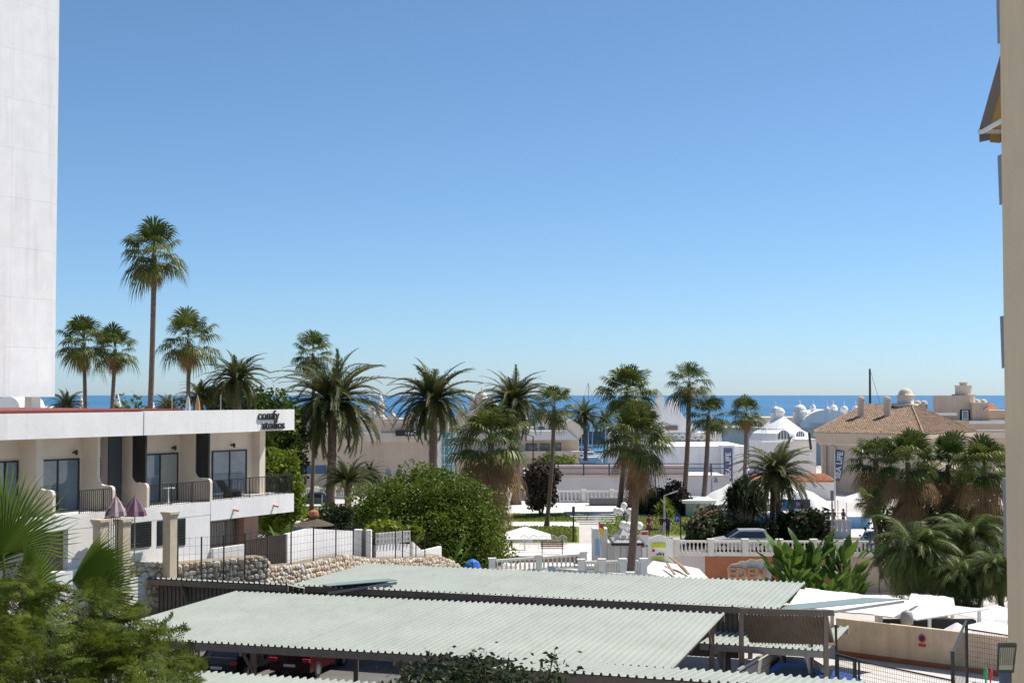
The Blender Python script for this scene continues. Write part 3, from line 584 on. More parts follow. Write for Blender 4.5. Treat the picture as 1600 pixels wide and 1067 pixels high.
# balcony furniture
for px, lab in ((265, 'small white round balcony table behind the middle railing'),):
    q = C(u_at(px, -0.8), -0.8, ZF); t_ = thing('balcony_table', lab, 'table', q); m = MB(); m.lathe(q, [(0.3, 0.68), (0.3, 0.72)], 14); m.build('table_top', WHITE2, t_); m = MB(); m.lathe(q, [(0.2, 0), (0.03, 0.05), (0.03, 0.68)], 10); m.build('pedestal', WHITE2, t_)
q = C(u_at(366, -0.9), -0.9, ZF); t_ = thing('deck_chair', 'dark reclining chair on the end balcony', 'chair', q); m = MB(); m.bar(q + T * -0.5 + Vector((0, 0, .3)), q + T * 0.3 + Vector((0, 0, .3)), 0.5, 0.05); m.build('seat', DARK, t_)
m = MB(); m.bar(q + T * -0.5 + Vector((0, 0, .3)), q + T * -1.0 + Vector((0, 0, .85)), 0.5, 0.05); m.build('backrest', DARK, t_)
for s in (-0.4, 0.25): m = MB(); m.bar(q + T * s, q + T * s + Vector((0, 0, .3)), 0.45, 0.04); m.build('leg', DARK, t_)
# entrance terrace: columns, arched gate, folded parasols
for px, y0, y1, v, lab in ((160, 811, 856, .9, 'short stone gate column left of the arched iron gate'), (195, 811, 856, .9, 'short stone gate column right of the arched iron gate'), (268, 799, 905, .9, 'tall stone column with moulded capital before the studio wall')):
    u = u_at(px, v); zt = z_at(px, y0, v); zb = 2.4; q = C(u, v, 0); t_ = thing('stone_column', lab, 'column', (q.x, q.y, zb)); r = 0.22
    m = MB(); cbox(m, u - r, u + r, v - r, v + r, zb, zt - 0.32); m.build('shaft', COLST, t_); m = MB()
    for k, e in enumerate((0.01, 0.04, 0.08)): cbox(m, u - r - e, u + r + e, v - r - e, v + r + e, zt - 0.318 + k * 0.107, zt - 0.215 + k * 0.107)
    m.build('capital', COLST, t_)
gt = thing('iron_gate', 'black iron gate with round scrolled top between stone columns', 'gate', C(u_at(178, .9), .9, 2.6)); m = MB(); ua, ub = u_at(166, .9), u_at(190, .9); zg = z_at(178, 808, .9)
for k in range(8): q = C(ua + (ub - ua) * k / 7, .9, 2.6); m.bar(q, (q.x, q.y, zg), 0.03)
for zz in (2.8, zg): m.bar(C(ua, .9, zz), C(ub, .9, zz), 0.05)
m.build('bars', DARK, gt); m = MB(); cc = C((ua + ub) / 2, .9, zg + 0.02); rr = (ub - ua) * 0.42
for k in range(12): a, b = math.pi * k / 12, math.pi * (k + 1) / 12; m.bar(cc + (T * math.cos(a) + Vector((0, 0, math.sin(a)))) * rr, cc + (T * math.cos(b) + Vector((0, 0, math.sin(b)))) * rr, 0.04)
for a in (0.5, 1.05, 1.57, 2.1, 2.6): m.bar(cc, cc + (T * math.cos(a) + Vector((0, 0, math.sin(a)))) * rr, 0.025)
m.build('arch_scroll', DARK, gt)
m = MB(); cbox(m, u_at(90, 0.5), u_at(160, 0.5), 0.02, 0.55, 2.2, 4.3); cbox(m, u_at(160, 0.5) + .01, US - 0.5, 0.02, 0.4, 2.2, 3.6); struct(m.build('terrace', WHITE))
for px, mat, lab, w in ((183, PINKC, 'folded faded mauve parasol on the studio terrace', 0.75), (213, PURP, 'dark purple folded parasol under the louvred screen', 0.85)):
    v = 0.9; q = C(u_at(px, v), v, z_at(px, 806, v)); zt = z_at(px, 776, v); t_ = thing('folded_parasol', lab, 'parasol', q); h = zt - q.z; m = MB(); prof = []
    n = 14; vs = []
    for r_, zz in ((w * 0.55, 0.0), (w * 0.5, 0.25 * h), (w * 0.28, 0.7 * h), (0.05, h)):
        for k in range(n): a = 6.2832 * k / n; rr = r_ * (1.12 if k % 2 else 0.82); vs.append(q + Vector((rr * math.cos(a), rr * math.sin(a), zz)))
    m.add(vs, [(i * n + k, i * n + (k + 1) % n, (i + 1) * n + (k + 1) % n, (i + 1) * n + k) for i in range(3) for k in range(n)]); m.build('canopy', mat, t_)
    m = MB(); m.tube([(q.x, q.y, 3.9), (q.x, q.y, zt + 0.12)], 0.025, 6); m.build('pole', GREYST, t_)
# the tall white block behind
K = Vector((-24.1, 75.0, 0)); tw = thing('tower_block', 'tall windowless white stucco tower standing on a pillar above the red roof', 'building', (K.x, K.y, 0))
def TB(u, v, z): return K + T * u + NV * v + Vector((0, 0, z))
zb = CAMZ - 3 * 75 / FPX
for k in range(24):
    for j in range(5):
        m = MB(); z0 = zb + k * 2.55; u1 = -j * 3.0
        m.hexa([TB(u1 - 2.995, -0.3, z0), TB(u1 - 2.995, 0, z0), TB(u1, 0, z0), TB(u1, -0.3, z0), TB(u1 - 2.995, -0.3, z0 + 2.545), TB(u1 - 2.995, 0, z0 + 2.545), TB(u1, 0, z0 + 2.545), TB(u1, -0.3, z0 + 2.545)])
        m.build('wall_panel', TOWER, tw)
m = MB(); m.hexa([TB(-15, -9, zb + .01), TB(-15, -0.29, zb + .01), TB(-0.01, -0.29, zb + .01), TB(-0.01, -9, zb + .01), TB(-15, -9, 72), TB(-15, -0.29, 72), TB(-0.01, -0.29, 72), TB(-0.01, -9, 72)]); m.build('core', TOWER, tw)
for u0, u1 in ((-0.95, -0.4), (-4.2, -3.2)):
    m = MB(); m.hexa([TB(u0, -1.2, 0), TB(u0, -0.6, 0), TB(u1, -0.6, 0), TB(u1, -1.2, 0), TB(u0, -1.2, zb + .012), TB(u0, -0.6, zb + .012), TB(u1, -0.6, zb + .012), TB(u1, -1.2, zb + .012)]); m.build('pillar', WHITE, tw)
# ---------------------------------------------------------------- right hand block (we see its shaded side)
KX, KY = 9.0, 26.0
rb = thing('apartment_block', 'beige apartment block with striped awning and grey balcony panels', 'building', (KX, KY, 0))
m = MB(); m.box(KX, KX + 9, 4, KY, 0, 26); m.build('wall', RIGHTW, rb)
def zr(py, Y): return CAMZ + ray(1570, py).z / ray(1570, py).y * Y
for y0, y1, dep in ((-60, 65, 0.26), (240, 318, 0.28), (493, 575, 0.26), (748, 872, 0.24)):
    m = MB(); m.hexa([(KX + 0.02, KY, zr(y1, KY)), (KX + 3, KY, zr(y1, KY)), (KX + 3, KY + dep * 0.7, zr(y1, KY)), (KX + 0.02, KY + dep * 0.75, zr(y1, KY)), (KX + 0.02, KY, zr(y0, KY)), (KX + 3, KY, zr(y0, KY)), (KX + 3, KY + dep, zr(y0, KY)), (KX + 0.02, KY + dep, zr(y0, KY))]); m.build('balcony_panel', GREYSH, rb)
zt, zl = zr(80, KY), zr(183, KY); aw = None
n = 16
for k in range(n):
    m = MB(); x0 = KX + 0.02 + k * 0.2; x1 = x0 + 0.2; m.quad((x0, KY, zt), (x1, KY, zt), (x1, KY + 1.3, zl), (x0, KY + 1.3, zl)); m.quad((x0, KY + 1.3, zl - 0.05), (x1, KY + 1.3, zl - 0.05), (x1, KY + 1.28, zl - 0.20 - 0.06 * (k % 3)), (x0, KY + 1.28, zl - 0.24)); m.build('awning_stripe', AWN1 if k % 2 else AWN2, rb)
m = MB(); m.bar((KX - 0.0, KY + 1.3, zl - 0.03), (KX + 3.2, KY + 1.3, zl - 0.03), 0.05, 0.08); m.build('awning_rail', WHITE2, rb)
m = MB(); m.bar((KX + 0.05, KY, zl - 0.05), (KX + 0.05, KY + 1.3, zl - 0.05), 0.05, 0.07); m.build('awning_arm', WHITE2, rb)
# street lamp close by
lp = W(1575, 1028, 20); sl = thing('street_lamp', 'grey street lamp head with ribbed lens on a blue grey pole beside the beige block', 'street lamp', (lp.x, lp.y + 0.12, 0))
m = MB(); ax = Vector((0.22, 0.25, -0.94)).normalized(); c_ = lp
m.hexa([c_ + Vector(p) for p in ((-.14, .06, -.21), (.10, .06, -.21), (.12, .16, -.20), (-.10, .16, -.20), (-.15, -.02, .19), (.12, -.02, .19), (.15, .10, .20), (-.11, .10, .20))]); m.build('housing', LAMPG, sl)
m = MB(); m.quad(c_ + Vector((-.115, .043, -.165)), c_ + Vector((.075, .043, -.165)), c_ + Vector((.092, -.024, .155)), c_ + Vector((-.122, -.024, .155))); lo = m.build('lens', LENS, sl)
for k in range(7): x = -0.105 + k * 0.03; m = MB(); m.bar(c_ + Vector((x, .026, -.10)), c_ + Vector((x, -.026, .15)), 0.005, 0.006); m.build('lens_rib', LAMPG, lo)
m = MB(); m.tube([(lp.x + 0.0, lp.y + 0.12, 0), (lp.x + 0.0, lp.y + 0.12, lp.z - 0.2)], 0.085, 10); m.build('pole', M('blue_grey_pole', (0.22, 0.24, 0.28), 0.5, 0.1, 3), sl, True)
# ---------------------------------------------------------------- rubble stone wall below the studio building
SW = [(205, 876, 62.0), (275, 880, 63.6), (380, 870, 65.4), (418, 868, 66.2), (422, 884, 66.5), (470, 880, 69), (540, 866, 73.5), (600, 872, 77.5), (655, 870, 81), (690, 866, 83.5), (715, 879, 85.2), (748, 903, 87.5)]
SP = [W(*q) for q in SW]
wl = thing('stone_wall', 'rubble retaining wall of pale brown stones below the studio building', 'wall', (SP[0].x, SP[0].y, 0))
m = MB(); bk = Vector((-0.6, 0.35, 0))
for a, b in zip(SP, SP[1:]):
    A0, B0 = Vector((a.x, a.y, 0)), Vector((b.x, b.y, 0)); m.hexa([A0, B0, B0 + bk, A0 + bk, a + Vector((0, 0, -.05)), b + Vector((0, 0, -.05)), b + bk, a + bk])
m.build('mortar_core', MORTAR, wl)
def stone_mesh(seed):
    rnd = random.Random(seed); bm = bmesh.new(); bmesh.ops.create_icosphere(bm, subdivisions=1, radius=1.0); bmesh.ops.delete(bm, geom=[v for v in bm.verts if v.co.y > 0.75], context='VERTS')
    for v in bm.verts:
        c = v.co; mx = max(abs(c.x), abs(c.z), 0.01); k = 0.72 / mx if mx > 0.6 else 1; v.co = Vector((c.x * (0.6 + 0.4 * k) * rnd.uniform(.88, 1.12), c.y * 0.8, c.z * (0.6 + 0.4 * k) * rnd.uniform(.88, 1.12)))
    me = bpy.data.meshes.new('stone'); bm.to_mesh(me); bm.free(); return me
SM = []
for k in range(10): me = stone_mesh(k); me.materials.append(STONE[k % 5]); SM.append(me)
rnd = random.Random(3); stones = []
for a, b in zip(SP, SP[1:]):
    L = math.hypot(b.x - a.x, b.y - a.y); dd = Vector((b.x - a.x, b.y - a.y, 0)).normalized(); r = 0; z = 0.05
    while z < 1.75:
        h = rnd.uniform(0.17, 0.27); x = rnd.uniform(-0.1, 0.05)
        while x < L:
            w = rnd.uniform(0.13, 0.42); t = (x + w / 2) / L
            if t < 1: p = a.lerp(b, t); stones.append((Vector((p.x, p.y, p.z - z - h / 2 + rnd.uniform(-.07, .07))), w * rnd.uniform(.9, 1.15), h * rnd.uniform(.75, 1.4), math.atan2(dd.y, dd.x), z, rnd.choice(SM)))
            x += w
        z += h
stones.sort(key=lambda s: s[4]); vs = MB()
for i, (p, w, h, a, z, me) in enumerate(stones):
    if i < 300: o = obj('stone', me, wl, p - wl.location); o.rotation_euler = (0, rnd.uniform(-.25, .25), a); o.scale = (w * 0.60, 0.11, h * 0.60)
    else:
        Mx = Matrix.Translation(p) @ Matrix.Rotation(a, 4, 'Z') @ Matrix.Rotation(rnd.uniform(-.25, .25), 4, 'Y') @ Matrix.Diagonal((w * 0.60, 0.11, h * 0.60, 1)); vs.cur = SM.index(me) % 5
        vs.add([Mx @ v.co for v in me.vertices], [tuple(f.vertices) for f in me.polygons])
stuff(vs.build('lower_stones', STONE, wl))
# soil on top, white garden walls, gate
def wallseg(name, label, pts, thick, mat, cat='wall', zb=None, parent=None):
    P = [W(*q[:3]) for q in pts]; root = parent or thing(name, label, cat, (P[0].x, P[0].y, zb if zb is not None else 0))
    m = MB()
    for a, b in zip(P, P[1:]):
        d = Vector((b.x - a.x, b.y - a.y, 0)).normalized(); n = Vector((-d.y, d.x, 0)) * thick; z0 = zb if zb is not None else 0
        A0, B0 = Vector((a.x, a.y, z0)), Vector((b.x, b.y, z0)); m.hexa([A0, B0, B0 + n, A0 + n, a, b, b + n, a + n])
    m.build('wall_body', mat, root); return root
g = wallseg('garden_wall', 'white rendered garden wall right of the dark slatted gate', [(449, 834, 70.2), (481, 826, 72.5), (493, 826, 73.4), (553, 829, 77)], 0.2, WHITE, zb=2.0)
m = MB(); q = W(566, 827, 77.6); m.box(q.x - 0.42, q.x - 0.02, q.y - 0.2, q.y + 0.3, 1.5, q.z); m.build('end_pillar', WHITE, g); m = MB(); m.box(q.x + 0.22, q.x + 0.5, q.y - 0.2, q.y + 0.3, 1.5, q.z - 0.02); m.build('end_pillar', WHITE, g); m = MB(); m.box(q.x - 0.018, q.x + 0.218, q.y - 0.05, q.y + 0.05, 1.5, q.z - 0.04); m.build('side_door', M('grey_door', (0.2, 0.19, 0.17), 0.6, 0.1, 2), g)
a, b = W(384, 843, 66.4), W(446, 834, 69.8); root = thing('slatted_gate', 'dark brown slatted gate between the stone walls', 'gate', (a.x, a.y, 2.0)); n = 22
for k in range(n): p = a.lerp(b, (k + .5) / n); m = MB(); m.bar((p.x, p.y, 2.2), p, 0.13, 0.04); m.build('slat', STEEL, root)
m = MB()
for z in (-0.05, -0.9, -1.7): m.bar(a + Vector((0, .06, z)), b + Vector((0, .06, z)), 0.06)
m.build('rail', DARK, root)
lat = wallseg('lattice_wall', 'white garden wall topped with two rows of pierced lattice blocks', [(588, 852, 78.5), (622, 848, 80.5), (640, 850, 81.5)], 0.15, WHITE, zb=1.5)
P0, P1 = W(588, 832, 78.5), W(640, 828, 81.5)
for r in range(2):
    for k in range(9): p = P0.lerp(P1, (k + .5) / 9) + Vector((0, 0, -0.15 - 0.3 * r)); m = MB(); s = 0.13
    for k in range(10):
        p = P0.lerp(P1, (k + .5) / 10) + Vector((0, 0, -0.18 - 0.32 * r)); m = MB(); w = 0.13; h = 0.15
        for x0, x1, z0, z1 in ((-w, -w + .05, -h, h), (w - .05, w, -h, h), (-w + .05, w - .05, -h, -h + .05), (-w + .05, w - .05, h - .05, h), (-.02, .02, -h + .05, h - .05)): m.box(p.x + x0, p.x + x1, p.y - .05, p.y + .05, p.z + z0, p.z + z1)
        m.build('lattice_block', WHITE2, lat)
wallseg('step_wall', 'low white stepped wall at the end of the stone wall', [(645, 846, 82), (660, 860, 83), (690, 853, 85)], 0.2, WHITE, zb=1.2)
fp = [(278, 840, 63.4), (315, 838, 64.0), (350, 836, 64.6), (383, 832, 65.2), (418, 828, 66.2), (455, 826, 68.4), (490, 822, 70.6), (525, 818, 72.6), (552, 815, 74.3), (586, 828, 76.5), (618, 826, 78.7), (629, 828, 79.4), (650, 836, 80.8), (664, 830, 81.8)]
fn = thing('mesh_fence', 'dark wire mesh fence along the top of the stone wall', 'fence', W(278, 900, 60.5)); tops = []
for x, y, D in fp:
    t = W(x, y, D); tops.append(t); m = MB(); m.bar((t.x, t.y, t.z - 2.1), t, 0.06); m.build('post', FENCEG, fn)
for a, b in zip(tops, tops[1:]):
    m = MB(); n = int((b - a).length / 0.35) + 1
    for k in range(1, n): p = a.lerp(b, k / n); m.bar(p + Vector((0, 0, -1.9)), p, 0.008)
    for k in range(6): m.bar(a + Vector((0, 0, -.04 - .36 * k)), b + Vector((0, 0, -.04 - .36 * k)), 0.009)
    m.build('mesh_panel', FENCEG, fn)
# ---------------------------------------------------------------- balustrades
bal = MB(); bal.lathe((0, 0, 0), [(0.075, 0), (0.075, 0.06), (0.035, 0.1), (0.075, 0.3), (0.06, 0.45), (0.03, 0.62), (0.055, 0.68), (0.07, 0.72)], 8); BALM = {}
def balustrade(label, p0, p1, h, mat, seg=2.4, nb=7, base=0.25, zb=0.0):
    p0 = Vector((p0[0], p0[1], zb)); p1 = Vector((p1[0], p1[1], zb)); L = (p1 - p0).length; n = max(1, round(L / seg)); d = (p1 - p0).normalized()
    root = thing('balustrade', label, 'balustrade', p0)
    if mat.name not in BALM: BALM[mat.name] = bal.mesh('baluster', mat, True)
    for k in range(n + 1):
        q = p0 + d * L * k / n; m = MB(); m.bar(q, q + Vector((0, 0, h)), 0.42); m.build('pillar', mat, root); m = MB(); m.bar(q + Vector((0, 0, h + .002)), q + Vector((0, 0, h + 0.1)), 0.52); m.build('pillar_cap', mat, root)
    for k in range(n):
        a = p0 + d * (L * k / n + 0.22); b = p0 + d * (L * (k + 1) / n - 0.22); m = MB(); m.bar(a + Vector((0, 0, base / 2)), b + Vector((0, 0, base / 2)), 0.24, base); m.build('plinth', mat, root)
        m = MB(); m.bar(a + Vector((0, 0, h - 0.1)), b + Vector((0, 0, h - 0.1)), 0.26, 0.14); m.build('handrail', mat, root)
        for j in range(nb):
            o = obj('baluster', BALM[mat.name], root, a.lerp(b, (j + .5) / nb) - p0 + Vector((0, 0, base))); s = (h - base - 0.17) / 0.72; o.scale = (1.05, 1.05, s)
    return root
BW = M('balustrade_white', (0.76, 0.72, 0.66), 0.8, 0.06, 2); BG = M('balustrade_greenish', (0.60, 0.64, 0.60), 0.8, 0.06, 2)
balustrade('long white balustrade above the terracotta and mauve walls', (G(1004, 868).x, 102.4), (46, 101.6), 1.12, BW, 2.45)
a, b = G(769, 897), G(912, 886); balustrade('pale green white balustrade curving past the round leafy tree', a[:2], b[:2], 0.95, BG, 3.0, 9, 0.12)
a, b = G(908, 900), G(1006, 899); balustrade('white balustrade in front of the grey kiosk', a[:2], b[:2], 1.0, BW, 1.5, 5, 0.12)
a, b = G(862, 912), G(985, 921); balustrade('low pale balustrade just behind the carport roof', a[:2], b[:2], 0.95, BG, 2.6, 9, 0.1)
a, b = G(440, 779), G(548, 779); balustrade('white balustrade behind the parked blue car', a[:2], b[:2], 1.25, BW, 2.0, 6, 0.3)
a, b = G(868, 785), G(1000, 785); balustrade('white balustrade at the edge of the plaza below the long white wall', a[:2], b[:2], 1.3, BW, 2.6, 6, 0.2)
# sunken walls
w1 = MB(); w1.box(G(1040, 872).x, G(1106, 872).x, 102.2, 102.55, -2.55, -0.004); tag(w1.build('retaining_wall', MAUVE), 'pale mauve retaining wall under the white balustrade', 'wall')
w1 = MB(); w1.box(G(1106.2, 872).x, G(1330, 872).x, 102.15, 102.55, -2.55, -0.003); tag(w1.build('retaining_wall', TERRA), 'terracotta coloured retaining wall behind the cloud shaped sign', 'wall')
w1 = MB(); w1.box(G(1330.5, 872).x, 43.9, 102.1, 102.55, -2.55, -0.005); tag(w1.build('retaining_wall', BEIGE), 'grey beige retaining wall beside the leaning fan palms', 'wall')
sg = thing('cloud_sign', 'cloud shaped grey sign with stone letters before the terracotta wall', 'sign', W(1172, 905, 96)); out = [(1139, 904), (1138, 888), (1143, 882), (1152, 881), (1158, 877), (1166, 878), (1173, 874), (1180, 876), (1196, 874), (1205, 890), (1205, 904)]
m = MB(); m.prism([W(x, y, 96) for x, y in out], (0, 0.25, 0)); m.build('board', M('pale_grey_stone', (0.48, 0.52, 0.54), 0.8, 0.1, 3), sg)
m = MB(); pts = [W(x, y, 95.95) for x, y in out]; 
for a, b in zip(pts[:-2], pts[1:-1]): m.bar(a, b, 0.1, 0.12)
m.build('rim', M('sand_rim', (0.62, 0.54, 0.42), 0.8, 0.1, 3), sg)
put_text('lettering', 'EDEN', 1.0, M('orange_stone', (0.55, 0.26, 0.12), 0.8, 0.3, 6), sg, W(1167, 903, 95.85), (1, 0, 0), (0, 0, 1), 0.05, 0.03)
# pale terrace roofs and timber in the sunken court
for pts, lab in (([(1004, 893, 93), (1052, 905, 90), (1110, 906, 90), (1092, 888, 97), (1062, 882, 99), (1022, 874, 99)], 'pale tiled terrace roof covered with loose timber in the sunken court'),):
    root = thing('terrace_roof', lab, 'roof', W(1040, 906, 92)); P = [W(*p) for p in pts]
    m = MB(); m.prism(P, (0, 0, -0.2)); m.build('roof_slab', PLAZA, root)
rnd = random.Random(5)
for k, (x, y, D) in enumerate(((1046, 874, 97.5), (1050, 876, 97), (1054, 879, 96.5), (1058, 883, 96), (1062, 884, 95.5), (1042, 884, 95))):
    a = W(x, y - 2, D); b = W(x + 22 - k * 2, y + 15, D - 4); m = MB(); m.bar(a + Vector((0, 0, .1)), b + Vector((0, 0, .1)), 0.14, 0.08); tag(m.build('timber_beam', WOOD), 'weathered timber beam lying on the pale terrace roof', 'timber', 'loose timber on the terrace roof')
m = MB(); m.box(W(1112, 900, 88).x - 5.6, W(1112, 900, 88).x, 86, 90, -2.54, -1.9); tag(m.build('pool_edge', LBLUE), 'light blue pool surround in the sunken court', 'pool')
# ---------------------------------------------------------------- plaza back wall and raised road
rw = thing('retaining_wall', 'long white retaining wall at the back of the plaza', 'wall', (5, 156, 0)); x0, x1 = G(820, 785).x * 1.04, W(1140, 785, 156).x; zt = CAMZ - 128 * 156 / FPX
m = MB(); m.box(x0, x1, 156, 176, 0, zt); m.build('wall_body', GREYW, rw); m = MB(); m.box(x0, x1, 155.9, 156.6, zt + .002, zt + 0.18); m.build('coping', PALEP, rw)
for k in range(8):
    m = MB(); x = x0 + (x1 - x0) * (k + .3) / 8; m.bar((x, 156.3, zt + .18), (x, 156.3, zt + 1.5), 0.14); m.build('rail_post', LAMPB, rw)
m = MB(); m.bar((x0, 156.3, zt + 0.95), (x1, 156.3, zt + 0.95), 0.08); m.bar((x0, 156.3, zt + 1.45), (x1, 156.3, zt + 1.45), 0.08); m.build('rail', LAMPB, rw)
m = MB(); m.box(x0 + 1, x1 - 4, 160, 161, zt + .01, zt + 1.1); m.build('upper_parapet', PALEP, rw)
m = MB(); q = G(948, 786); m.box(q.x - 2.0, q.x + 2.0, q.y - 3.5, q.y - 2.3, 0.01, 0.8); tag(m.build('planter', M('dark_grey_concrete', (.16, .16, .16), .8, .15, 3)), 'long dark grey planter box on the white plaza', 'planter')
# ---------------------------------------------------------------- generic house kit
def house(name, label, px0, px1, ytop, D, depth, mat, zb=0.0, cat='building', windows=(), parapet=0.0):
    a = W(px0, ytop, D); b = W(px1, ytop, D); root = thing(name, label, cat, ((a.x + b.x) / 2, D, zb)); m = MB(); m.box(a.x, b.x, D, D + depth, zb, a.z); m.build('wall', mat, root)
    for (wx0, wx1, wy0, wy1, kind) in windows:
        p = W(wx0, wy0, D); q = W(wx1, wy1, D); m = MB(); f = 0.06
        if kind == 'arch':
            c = (p.x + q.x) / 2; r = (q.x - p.x) / 2; zc = p.z - r if p.z - r > q.z else (p.z + q.z) / 2; poly = [(q.x, D - .03, q.z), (p.x, D - .03, q.z)] + [(c - r * math.cos(math.pi * k / 10), D - .03, zc + (p.z - zc) * math.sin(math.pi * k / 10)) for k in range(11)]; poly = [poly[0]] + poly[1:]
            m.prism(poly, (0, 0.05, 0)); wo_ = m.build('window', GLASS, root)
            for k in range(1, 4): mm = MB(); x = p.x + (q.x - p.x) * k / 4; mm.bar((x, D - .05, q.z), (x, D - .05, zc + (p.z - zc) * math.sin(math.acos((c - x) / r))), 0.12, 0.05); mm.build('mullion', WHITE2, wo_)
        else:
            m.box(p.x - f, q.x + f, D - .05, D - .001, q.z - f, p.z + f); wo_ = m.build('window', WHITE2 if kind == 'w' else DARK, root); mm = MB(); mm.box(p.x, q.x, D - .06, D - .052, q.z, p.z); mm.build('pane', GLASS if kind != 't' else TEAL, wo_)
    if parapet:
        m = MB(); m.box(a.x - .1, b.x + .1, D - .12, D + 0.3, a.z + .002, a.z + parapet); m.build('parapet', mat, root)
    return root
def dome(parent, px, ybase, D, r, h, mat, drum=0.5, finial=0.6, name='dome', dy=2.0, ons=14):
    q = W(px, ybase, D); q.y = D + dy; m = MB(); prof = [(r, -drum), (r, 0), (r * 1.08, 0.02), (r * 1.08, 0.12)] + [(max(0.02, r * math.cos(R(90 * k / 8))), 0.12 + h * math.sin(R(90 * k / 8))) for k in range(9)]
    if finial: prof += [(r * 0.1, h + .13), (r * 0.14, h + 0.13 + finial * .4), (0.01, h + .13 + finial)]
    m.lathe(q, prof, ons); return m.build(name, mat, parent, True)
# long shopping building behind the date palms
hb = house('shopping_building', 'long beige building with teal glass corner behind the date palms', 420, 700, 690, 165, 18, BEIGE, windows=())
for x0, x1, y0, y1, mt, nm, dd in ((424, 510, 727, 740, M('blue_band', (.05, .13, .22), .5, .1, 2), 'sign_band', .08), (420, 690, 676, 690.5, CREAM, 'balcony_band', .3), (420, 690, 655, 672, CREAM, 'upper_wall', -2.5), (596, 700, 660, 679, BEIGE, 'upper_block', .05), (670, 682, 690, 760, M('grey_recess', (.25, .22, .24), .8, .1, 2), 'recess', .06), (682, 690, 676, 760, WHITE, 'white_pier', .4)):
    p, q = W(x0, y0, 165), W(x1, y1, 165); m = MB(); m.box(p.x, q.x, 165 - dd, 165.2 + max(0, -dd) + .5, q.z, p.z); m.build(nm, mt, hb)
p, q = W(612, 672, 164.5), W(634, 681, 164.5); m = MB(); p = W(618, 672, 164.5); q = W(702, 681, 164.5); m.box(p.x, W(660, 0, 164.5).x, 164.5, 164.7, q.z, p.z); m.build('sign_board', DARK, hb); put_text('lettering', 'reeC', 0.62, WHITE2, hb, W(642, 679, 164.4), (1, 0, 0), (0, 0, 1), .02, .01)
p, q = W(690, 676, 164.6), W(706, 768, 164.6); c_ = Vector(((p.x + q.x) / 2, 165.3, 0)); m = MB(); m.lathe(c_, [((q.x - p.x) / 2 + .3, 0), ((q.x - p.x) / 2 + .3, p.z)], 14); tg = m.build('glass_corner', TEAL, hb)
for k in range(7): m = MB(); z = 0.5 + k * 1.0; m.lathe(c_ + Vector((0, 0, z)), [((q.x - p.x) / 2 + .33, 0), ((q.x - p.x) / 2 + .33, .06)], 14); m.build('glazing_bar', WHITE2, tg)
for k in range(6): a = R(190 + 32 * k); m = MB(); rr = (q.x - p.x) / 2 + .33; x, y = c_.x + rr * math.cos(a), c_.y + rr * math.sin(a); m.bar((x, y, 0), (x, y, p.z), .06); m.build('glazing_bar', WHITE2, tg)
for x in (624, 606): p, q = W(x - 4, 733, 164.9), W(x + 4, 742, 164.9); m = MB(); c = (p.x + q.x) / 2; r = (q.x - p.x) / 2; m.prism([(c - r, 164.9, q.z)] + [(c - r * math.cos(math.pi * k / 8), 164.9, q.z + .1 + (p.z - q.z) * math.sin(math.pi * k / 8)) for k in range(9)] + [(c + r, 164.9, q.z)], (0, .1, 0)); m.build('window', GLASS, hb)
for k in range(24): m = MB(); x = W(425 + k * 7, 0, 164.8).x; m.bar((x, 164.72, W(0, 690, 165).z + 1.0), (x, 164.72, W(0, 676, 165).z + 1.0), .05); m.build('balcony_bar', CREAM, hb)
# apartments with awnings and balconies left of the boats
ap = house('terraced_apartments', 'cream terraced apartments with white awning and balconies beside the boats', 700, 905, 690, 190, 14, CREAM, windows=((822, 838, 693, 703, 'd'), (844, 858, 693, 703, 'd'), (868, 876, 692, 704, 'd'), (842, 850, 667, 672, 'd'), (858, 868, 662, 676, 'd'), (840, 862, 718, 738, 'd'), (872, 888, 718, 738, 'd'), (704, 712, 706, 740, 'd')))
for pts, mt, nm, dp in (([(820, 686), (902, 686), (885, 672), (826, 672)], TENT, 'awning', -3), ([(700, 714), (905, 714), (905, 704), (700, 704)], CREAM, 'balcony', -1.8), ([(700, 690), (902, 690), (912, 676), (906, 664), (892, 655), (876, 668), (700, 668)], CREAM, 'upper_storey', 8), ([(838, 668), (880, 668), (868, 648), (848, 645)], CREAM, 'stepped_gable', 5), ([(713, 668), (800, 668), (800, 650), (775, 632), (755, 630), (740, 640), (713, 655)], CREAM, 'stepped_gable', 6), ([(748, 640), (782, 640), (770, 622), (758, 622)], CREAM, 'upper_gable', 4)):
    m = MB(); y0 = 190 if dp > 0 else 189.98; m.prism([W(x, y, 190) + Vector((0, -.02 if dp > 0 else 0, 0)) for x, y in pts], (0, dp, 0)); m.build(nm, mt, ap)
for px, yb, r, h in ((752, 624, .8, 1.0), (722, 652, .9, .8), (665, 640, 0.8, .6), (738, 628, .5, .8)): dome(ap, px, yb, 190, r, h, CREAM, 1.2)
m = MB(); q = W(722, 648, 189); m.lathe(q, [(.5, -.02), (.5, .05)], 12); m.build('round_window', M('blue_glass', (.1, .2, .5), .2, .1, 2), ap)
